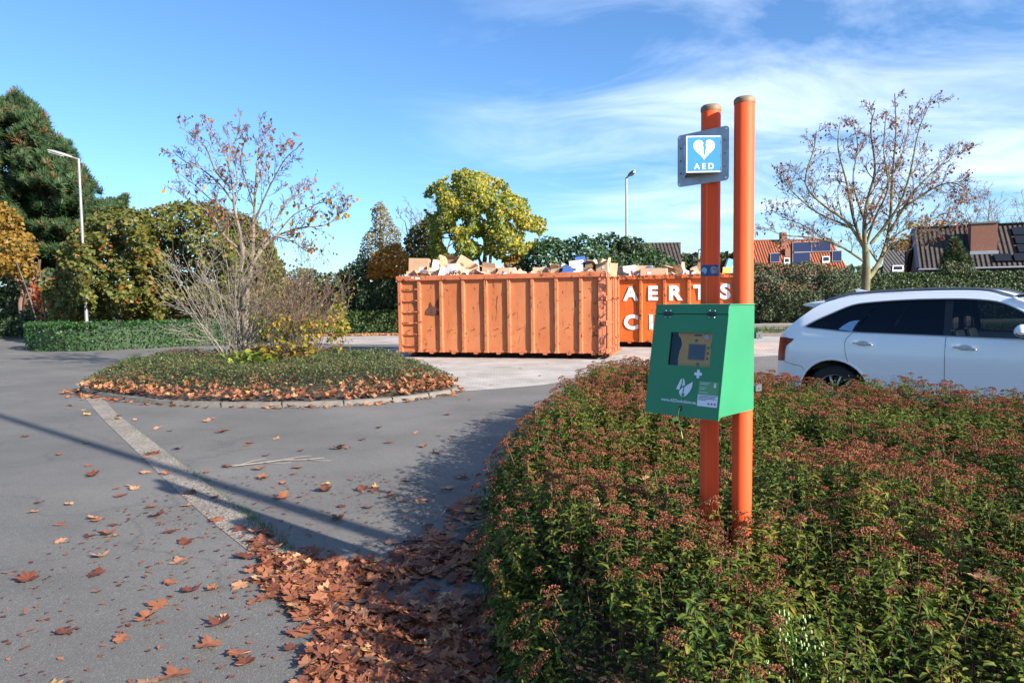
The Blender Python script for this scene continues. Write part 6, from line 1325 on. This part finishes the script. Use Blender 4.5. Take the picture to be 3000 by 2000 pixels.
for pts in ([(2408, 754), (2430, 753), (2430, 771), (2408, 772)], [(2296, 758), (2313, 758), (2313, 775), (2296, 775)]):
    q = [onroof(x, y, A_, n3) for x, y in pts]; o = quadpatch('window', [q[3], q[2], q[1], q[0]], M['frame_white'], h, n3, .12); q = [onroof(x, y, A_, n3) for x, y in [(pts[0][0]+3, pts[0][1]+3), (pts[1][0]-3, pts[1][1]+3), (pts[2][0]-3, pts[2][1]-4), (pts[3][0]+3, pts[3][1]-4)]]; quadpatch('pane', [q[3], q[2], q[1], q[0]], M['glass_dark'], o, n3, .16)
for x, y0, y1 in ((2297, 680, 726), (2292+16, 728, 752)):
    c = onroof(x, y1, A_, n3); a = Acc(); a.bx(c.x-.2*1.2, c.x+.24, c.y, c.y+.6, c.z-.2, at(x, y0, c.y).z); a.build('chimney', M['brick'], h)
a = Acc(); a.tube([A_-Vector((0, .1, .1)), B_-Vector((0, .1, .1))], .09, 6); a.build('gutter', M['zinc'], h)
# grey roof behind the laurel
h = empty('brick_house', (0, 0, 0), label='brown tiled gable roof showing above the dark evergreen mass', cat='house'); Y_ = 55.0
A_ = at(1900, 800, Y_); B_ = at(1996, 800, Y_); A_.z = B_.z = at(1950, 795, Y_).z; D_ = at(1900, 711, Y_+3); C_ = at(1994, 709, Y_+3); C_.z = D_.z
roofplane('roof', A_-Vector((3, 0, 0)), B_, C_, D_-Vector((3, 0, 0)), M['tile_dark'], h); bk = Vector((0, 6, 0)); roofplane('roof', B_+bk, A_+bk-Vector((3, 0, 0)), D_-Vector((3, 0, -.002)), C_+Vector((0, 0, .002)), M['tile_dark'], h)
wallbox('wall', A_.x-3, B_.x-.25, Y_+.4, Y_+5.6, 0, A_.z-.1, M['wall_light'], h); a = Acc(); a.add([(B_.x-.2, Y_+.4, A_.z-.1), (B_.x-.2, Y_+5.6, A_.z-.1), (B_.x-.2, Y_+3, C_.z-.15)], [(0, 1, 2)]); a.build('gable', M['wall_light'], h)
# ------------------------------------------------------------------ white estate car
car = empty('parked_car', (4.974, 9.833, 0), rad(-44), label='white estate-style car with dark windows parked behind the shrub bed', cat='car')
def kx(t, z, w_): return (t, z)
def hw(t, z):
    w_ = .950
    if z > 1.06: w_ -= .285*((z-1.06)/.62)**1.35
    if z < .62: w_ -= .10*((.62-z)/.4)**2
    w_ += .012*math.exp(-((z-.86)/.10)**2)-.014*math.exp(-((z-.60)/.12)**2)
    if t < -.45: w_ -= .55*((-.45-t)/.6)**2
    if t > 2.9: w_ -= .34*((t-2.9)/.95)**2.4
    if z > 1.15 and t > 2.0: w_ -= .05*(t-2.0)
    return max(w_, .2)
def SP(t, z, sgn=-1, off=0.0): return (t, sgn*(hw(t, z)+off), z)
def adj(l): return [kx(t, z, hw(t, z)) for t, z in l]
def dens(l, st=.06):
    out = []
    for i in range(len(l)):
        a_, b_ = l[i], l[(i+1) % len(l)]; d_ = math.dist(a_, b_); k = max(1, int(d_/st))
        for j in range(k): out.append((a_[0]+(b_[0]-a_[0])*j/k, a_[1]+(b_[1]-a_[1])*j/k))
    return out
def curve2(l, n=5): return [(p.x, p.y) for p in smoothpath([(x, y, 0) for x, y in l], n)]
rear = curve2([(-.78, .30), (-.85, .46), (-.87, .60), (-.84, .74), (-.82, .92), (-.795, 1.09), (-.665, 1.21)], 4)
rglass = curve2([(-.66, 1.215), (-.49, 1.36), (-.32, 1.50)], 3)
rooft = curve2([(-.315, 1.505), (-.15, 1.585), (.1, 1.640), (.5, 1.672), (.95, 1.688), (1.35, 1.690), (1.65, 1.672), (1.90, 1.605)], 4)
wscr = curve2([(1.91, 1.60), (2.2, 1.475), (2.5, 1.30), (2.80, 1.12)], 4)
hood = curve2([(2.81, 1.115), (3.2, 1.05), (3.55, .96), (3.74, .84)], 4)
nose = curve2([(3.75, .83), (3.80, .65), (3.79, .45), (3.72, .30)], 3)
def arch(c, r=.435, zc=.365, k=18): return [(c+r*math.cos(a_), zc+r*math.sin(a_)) for a_ in [rad(-6+192*i/k) for i in range(k+1)]]
bottom = [(p[0], p[1]) for p in arch(2.81)]+[(p[0], p[1]) for p in arch(0.0)]
outline = dens(rear[::1]+rglass[1:]+rooft+wscr+hood+nose+[(3.3, .28)]+bottom+[(-.50, .29)], .07)
winb = adj([(-.395, 1.250), (-.36, 1.228), (-.05, 1.20), (.22, 1.178), (.7, 1.166), (1.30, 1.153), (1.75, 1.142), (2.10, 1.136)])
wint = adj([(2.46, 1.17), (2.30, 1.275), (2.10, 1.405), (1.93, 1.508), (1.77, 1.570), (1.53, 1.600), (1.25, 1.607), (.82, 1.600), (.42, 1.573), (.175, 1.536), (-.06, 1.430), (-.25, 1.335)])
window = dens(curve2(winb, 3)+curve2(wint, 3), .07)
def panel(name, outer, holes, mat, parent, off, sgn=-1, step=.09, smooth=True, rim=.0):
    V, F = cdt(outer, holes, step); a = Acc(); a.add([SP(t, z, sgn, off) for t, z in V], [f if sgn < 0 else f[::-1] for f in F])
    if rim:
        for lp in [outer]+list(holes):
            m_ = len(lp); a.add([SP(t, z, sgn, off) for t, z in lp]+[SP(t, z, sgn, off-rim) for t, z in lp], [(i, (i+1) % m_, m_+(i+1) % m_, m_+i) for i in range(m_)])
    return a.build(name, mat, parent, smooth=smooth, autosmooth=35)
for sgn in (-1, 1):
    panel('body_side', outline, [window], M['paint_white'], car, 0, sgn, .07, True, .03)
    # glass: quarter, rear door, front door
    def cut(f0, f1):   # clip the window outline between two slanted lines
        def clip(poly, f, keep_gt):
            out = []
            for i in range(len(poly)):
                a_, b_ = poly[i-1], poly[i]; da, db = a_[0]-f(a_[1]), b_[0]-f(b_[1])
                ia, ib = (da >= 0) == keep_gt, (db >= 0) == keep_gt
                if ia != ib: s = da/(da-db); out.append((a_[0]+(b_[0]-a_[0])*s, a_[1]+(b_[1]-a_[1])*s))
                if ib: out.append(b_)
            return out
        p = clip(window, f0, True) if f0 else window
        return clip(p, f1, False) if f1 else p
    fa_, fb_ = (lambda z: .255+(z-1.19)*.62), (lambda z: 1.305+(z-1.14)*-.06)
    for nm, f0, f1, mt in (('quarter_glass', None, lambda z: fa_(z)-.006, 'glass_rear'), ('rear_door_glass', lambda z: fa_(z)+.006, lambda z: fb_(z)-.035, 'glass_rear'), ('front_door_glass', lambda z: fb_(z)+.05, lambda z: 2.44-(z-1.13)*.9, 'glass_front')):
        pl = cut(f0, f1); panel(nm, dens(pl, .08), [], M[mt], car, -.016, sgn, .1)
    panel('centre_pillar', dens(cut(lambda z: fb_(z)-.034, lambda z: fb_(z)+.049), .08), [], M['car_black'], car, -.014, sgn, .1)
    panel('front_pillar_trim', dens(cut(lambda z: 2.441-(z-1.13)*.9, None), .08), [], M['car_black'], car, -.014, sgn, .1)
    a = Acc(); lp = window+[window[0]]; a.tube([SP(t, z, sgn, .001) for t, z in lp], .0085, 6, cap=False); a.build('window_trim', M['chrome'], car, smooth=True)
    a = Acc(); lp = [(t+(.012 if t < 0 else 0), z-.0) for t, z in window]; c_ = (1.0, 1.35); lp = [(c_[0]+(t-c_[0])*.988, c_[1]+(z-c_[1])*.955) for t, z in lp]; a.tube([SP(t, z, sgn, -.006) for t, z in lp+[lp[0]]], .008, 6, cap=False); a.build('window_seal', M['car_black'], car, smooth=True)
    # silver fin on the rear pillar
    fin = adj([(.05, 1.212), (.10, 1.262), (.17, 1.312), (.235, 1.332), (.30, 1.335), (.27, 1.30), (.245, 1.25), (.222, 1.19)])
    V, F = cdt(fin); a = Acc(); a.add([SP(t, z, sgn, .004) for t, z in V], [f if sgn < 0 else f[::-1] for f in F]); m_ = len(fin); a.add([SP(t, z, sgn, .004) for t, z in fin]+[SP(t, z, sgn, -.016) for t, z in fin], [(i, (i+1) % m_, m_+(i+1) % m_, m_+i) for i in range(m_)]); a.build('pillar_fin', M['chrome'], car)
    # door seams
    for nm, l in (('door_seam', [(.235, 1.17), (.185, 1.12), (.15, 1.055), (.15, .97), (.165, .87), (.205, .755), (.26, .68)]), ('door_seam', [(1.30, 1.145), (1.295, 1.0), (1.295, .8), (1.29, .5), (1.28, .34)]), ('door_seam', [(2.42, 1.10), (2.47, .95), (2.45, .7), (2.40, .5), (2.30, .33)]), ('bumper_seam', [(-.70, .745), (-.55, .715), (-.45, .70), (-.41, .68), (-.39, .64)]), ('tailgate_seam', [(-.315, 1.50), (-.27, 1.54), (-.25, 1.565)])):
        a = Acc(); a.tube([SP(t, z, sgn, -.0005) for t, z in curve2(adj(l), 4)], .0032, 5, cap=False); a.build(nm, M['car_black'], car)
    # handles with their cups
    for t0, z0_ in ((.365, 1.034), (1.498, 1.020)):
        hd_ = empty('door_handle', (0, 0, 0)); hd_.parent = car
        a = Acc(); V = []; k = 13
        for i in range(k):
            u = -1+2*i/(k-1); r_ = .0165*math.sqrt(max(0.06, 1-abs(u)**5)); b_ = .032-.012*u*u
            for j in range(8): an = 2*math.pi*j/8; c = SP(t0+u*.125, z0_-.012*u, sgn, b_); V.append((c[0], c[1]+sgn*math.cos(an)*.009, c[2]+math.sin(an)*r_))
        a.add(V, [(i*8+j, i*8+(j+1) % 8, i*8+8+(j+1) % 8, i*8+8+j) for i in range(k-1) for j in range(8)]+[tuple(range(8)), tuple((k-1)*8+j for j in range(8))]); a.build('grip', M['chrome'], hd_, smooth=True)
        for u in (-.8, .8): a = Acc(); c = SP(t0+u*.11, z0_-.012*u, sgn, -.004); d2 = SP(t0+u*.11, z0_-.012*u, sgn, .03); a.tube([c, d2], .010, 8); a.build('mount', M['paint_white'], hd_)
        cup = [(t0+.075*math.cos(x), z0_+.004+.034*math.sin(x)) for x in [2*math.pi*i/20 for i in range(20)]]; V, F = cdt(cup); a = Acc(); a.add([SP(t, z, sgn, .0015) for t, z in V], [f if sgn < 0 else f[::-1] for f in F]); a.build('cup', plain('handle_recess', (.42, .42, .43), .4) if 'handle_recess' not in MATS else MATS['handle_recess'], hd_)
    # lit-edge crease along the front door
    # tail lamp
    tl = adj([(-.795, 1.082), (-.66, 1.085), (-.53, 1.072), (-.57, 1.03), (-.655, .97), (-.675, .90), (-.69, .755), (-.835, .742), (-.828, .85), (-.812, .97)])
    V, F = cdt(dens(tl, .04), (), .05); a = Acc(); a.add([SP(t, z, sgn, .008) for t, z in V], [f if sgn < 0 else f[::-1] for f in F]); dl = dens(tl, .04); m_ = len(dl); a.add([SP(t, z, sgn, .008) for t, z in dl]+[SP(t, z, sgn, -.01) for t, z in dl], [(i, (i+1) % m_, m_+(i+1) % m_, m_+i) for i in range(m_)]); a.build('tail_lamp', M['lamp_red'], car, smooth=True, autosmooth=40)
    # wheels and dark arches
    for xw in (0.0, 2.81):
        wl = empty('wheel', (xw, sgn*.775, .365)); wl.parent = car
        a = Acc(); prof = [(.235, -.10), (.30, -.115), (.345, -.105), (.362, -.07), (.365, 0), (.362, .07), (.345, .105), (.30, .115), (.235, .10)]
        V = [(r_*math.cos(2*math.pi*k/32), y_, r_*math.sin(2*math.pi*k/32)) for r_, y_ in prof for k in range(32)]; a.add(V, [(i*32+k, i*32+(k+1) % 32, i*32+32+(k+1) % 32, i*32+32+k) for i in range(8) for k in range(32)]); a.build('tyre', M['rubber'], wl, smooth=True)
        a = Acc(); yo = sgn*.07
        for k in range(10):
            an = 2*math.pi*k/10; c, s = math.cos(an), math.sin(an); a.tube([(c*.04, yo, s*.04), (c*.24, yo*1.1, s*.24)], [.022, .016], 6)
        a.tube([(0, yo*1.1, 0), (0, yo*.6, 0)], .06, 16); V = [(r_*math.cos(2*math.pi*k/32), y_, r_*math.sin(2*math.pi*k/32)) for r_, y_ in ((.245, yo*1.4), (.225, yo*1.35), (.22, -yo)) for k in range(32)]; a.add(V, [(i*32+k, i*32+(k+1) % 32, i*32+32+(k+1) % 32, i*32+32+k) for i in range(2) for k in range(32)]); a.build('rim', M['steel'], wl, smooth=True)
        a = Acc(); K = 20; V = []
        for y_ in (sgn*.925, sgn*.50):
            for k in range(K+1): an = rad(-10+200*k/K); V.append((xw+.43*math.cos(an), y_, .365+.43*math.sin(an)))
        a.add(V, [(k, k+1, K+2+k, K+1+k) for k in range(K)]+[tuple(range(K+1, 2*K+2))]); a.build('wheel_arch', M['car_black'], car, smooth=False)
        a = Acc(); ar = arch(xw, .452, .365, 24); a.tube([SP(t, z, sgn, -.004) for t, z in ar], .017, 6, cap=False); a.build('arch_moulding', M['paint_white'], car, smooth=True)
    # roof rail
    a = Acc(); rl = curve2([(-.22, 1.585), (-.1, 1.632), (.1, 1.680), (.45, 1.708), (.9, 1.725), (1.35, 1.727), (1.65, 1.708), (1.86, 1.645), (1.95, 1.60)], 5); a.tube([(t, sgn*(hw(t, 1.66)-.045), z) for t, z in rl], [.012]+[.019]*(len(rl)-2)+[.012], 8); a.build('roof_rail', M['rail'], car, smooth=True)
    # mirror
    mr_ = empty('mirror', (2.07, sgn*1.02, 1.215)); mr_.parent = car
    a = Acc(); V = []
    for i in range(7):
        th = math.pi*i/6
        for k in range(14): ph = 2*math.pi*k/14; x_, y_, z_ = math.sin(th)*math.cos(ph), math.cos(th), math.sin(th)*math.sin(ph); V.append((x_*.085+(0.03 if x_ > 0 else 0)*abs(x_), sgn*.09+y_*.13, .02+z_*.085*(1 if z_ > 0 else .8)))
    F = [(i*14+k, i*14+(k+1) % 14, i*14+14+(k+1) % 14, i*14+14+k) for i in range(6) for k in range(14)]; a.add(V, F, [0 if np.mean([V[j][2] for j in f]) > .0 else 1 for f in F]); a.build('mirror_shell', [M['paint_white'], M['car_black']], mr_, smooth=True)
    a = Acc(); a.tube([(0, -sgn*.08, -.04), (0, sgn*.05, -.02)], .025, 8); a.build('mirror_arm', M['car_black'], mr_)
def loft(name, prof, mat, bulge=(0, 0), nseg=14, off=0):
    """surface spanning the car between the two body sides along a (t,z) profile; bulge moves the middle (t,z)"""
    V = []; m_ = len(prof)
    for t, z in prof:
        w_ = hw(t, z)+off
        for k in range(nseg+1):
            u = -1+2*k/nseg; c = 1-abs(u)**2.4; V.append((t+bulge[0]*c, u*w_, z+bulge[1]*c))
    a = Acc(); a.add(V, [(i*(nseg+1)+k, i*(nseg+1)+k+1, (i+1)*(nseg+1)+k+1, (i+1)*(nseg+1)+k) for i in range(m_-1) for k in range(nseg)]); return a.build(name, mat, car, smooth=True)
loft('roof', rooft, M['paint_white'], (0, .045)); loft('windscreen', wscr, M['glass_screen'], (.12, .03), off=-.03); loft('bonnet', hood, M['paint_white'], (.10, .05)); loft('front_bumper', nose, M['paint_white'], (.12, 0))
loft('rear_window', rglass, M['car_black'], (-.06, .0)); loft('tailgate', rear, M['paint_white'], (-.13, 0))
a = Acc(); 
for sgn in (-1, 1): a.tube([(t, sgn*(hw(t, z)-.012), z) for t, z in wscr], .03, 8)
a.build('windscreen_pillar', M['paint_white'], car, smooth=True)
# spoiler
a = Acc(); V = []
for k in range(15):
    u = -1+2*k/14; c = 1-abs(u)**2.2; y_ = u*.70
    V += [(-.22, y_, 1.570+.050*c), (-.40, y_*.99, 1.566+.035*c), (-.515-.06*c, y_*.97, 1.548+.02*c), (-.505-.06*c, y_*.97, 1.532+.015*c), (-.32-.05*c, y_*.98, 1.498+.01*c)]
a.add(V, [(k*5+i, k*5+i+1, k*5+i+6, k*5+i+5) for k in range(14) for i in range(4)]+[(0, 1, 2, 3, 4), (74, 73, 72, 71, 70)]); a.build('spoiler', M['paint_white'], car, smooth=True, autosmooth=40)
a = Acc(); V = [(.22, -.004, 1.70), (.0, -.004, 1.695), (-.03, -.004, 1.755), (.01, -.004, 1.758), (.22, .004, 1.70), (.0, .004, 1.695), (-.03, .004, 1.755), (.01, .004, 1.758)]; V = [(x, y*5, z) for x, y, z in V]; a.add(V, [(0, 1, 2, 3), (7, 6, 5, 4), (0, 4, 5, 1), (1, 5, 6, 2), (2, 6, 7, 3), (3, 7, 4, 0)]); a.build('antenna_fin', M['paint_white'], car, bevel=.005)
# cabin: floor, dash, seats, wheel
a = Acc(); a.bx(-.5, 3.2, -.80, .80, .34, .42); a.bx(-.62, -.60+.04, -.6, .6, .4, 1.1); a.build('cabin_floor', M['seat'], car)
a = Acc(); a.bx(2.35, 2.80, -.76, .76, .60, 1.03); a.build('dashboard', M['seat'], car, bevel=.05)
for x_, y_ in ((1.45, -.38), (1.45, .38), (.45, -.42), (.45, 0.0), (.45, .42)):
    st_ = empty('seat', (x_, y_, .42)); st_.parent = car
    a = Acc(); a.box((.22, 0, .14), (.5, .48, .16)); a.build('cushion', M['seat'], st_, bevel=.04); a = Acc(); a.box((-.10, 0, .48), (.14, .46, .62), Matrix.Rotation(rad(-14), 3, 'Y')); a.build('backrest', M['seat'], st_, bevel=.04)
    a = Acc(); a.box((-.20, 0, .88), (.10, .26, .18)); a.build('headrest', M['seat'], st_, bevel=.035); a = Acc()
    for dy in (-.05, .05): a.tube([(-.19, dy, .72), (-.195, dy, .82)], .008, 6)
    a.build('headrest_rod', M['steel'], st_)
a = Acc(); ring = [(2.22+.06*math.cos(t), .38+.18*math.cos(t)*0+.18*math.sin(t), .98+.17*math.cos(t)) for t in [2*math.pi*k/24 for k in range(25)]]; a.tube(ring, .014, 6, cap=False); a.build('steering_wheel', M['car_black'], car)
a = Acc(); a.bx(.3, 3.3, -.86, .86, .22, .33); a.build('underbody', M['dark_steel'], car)
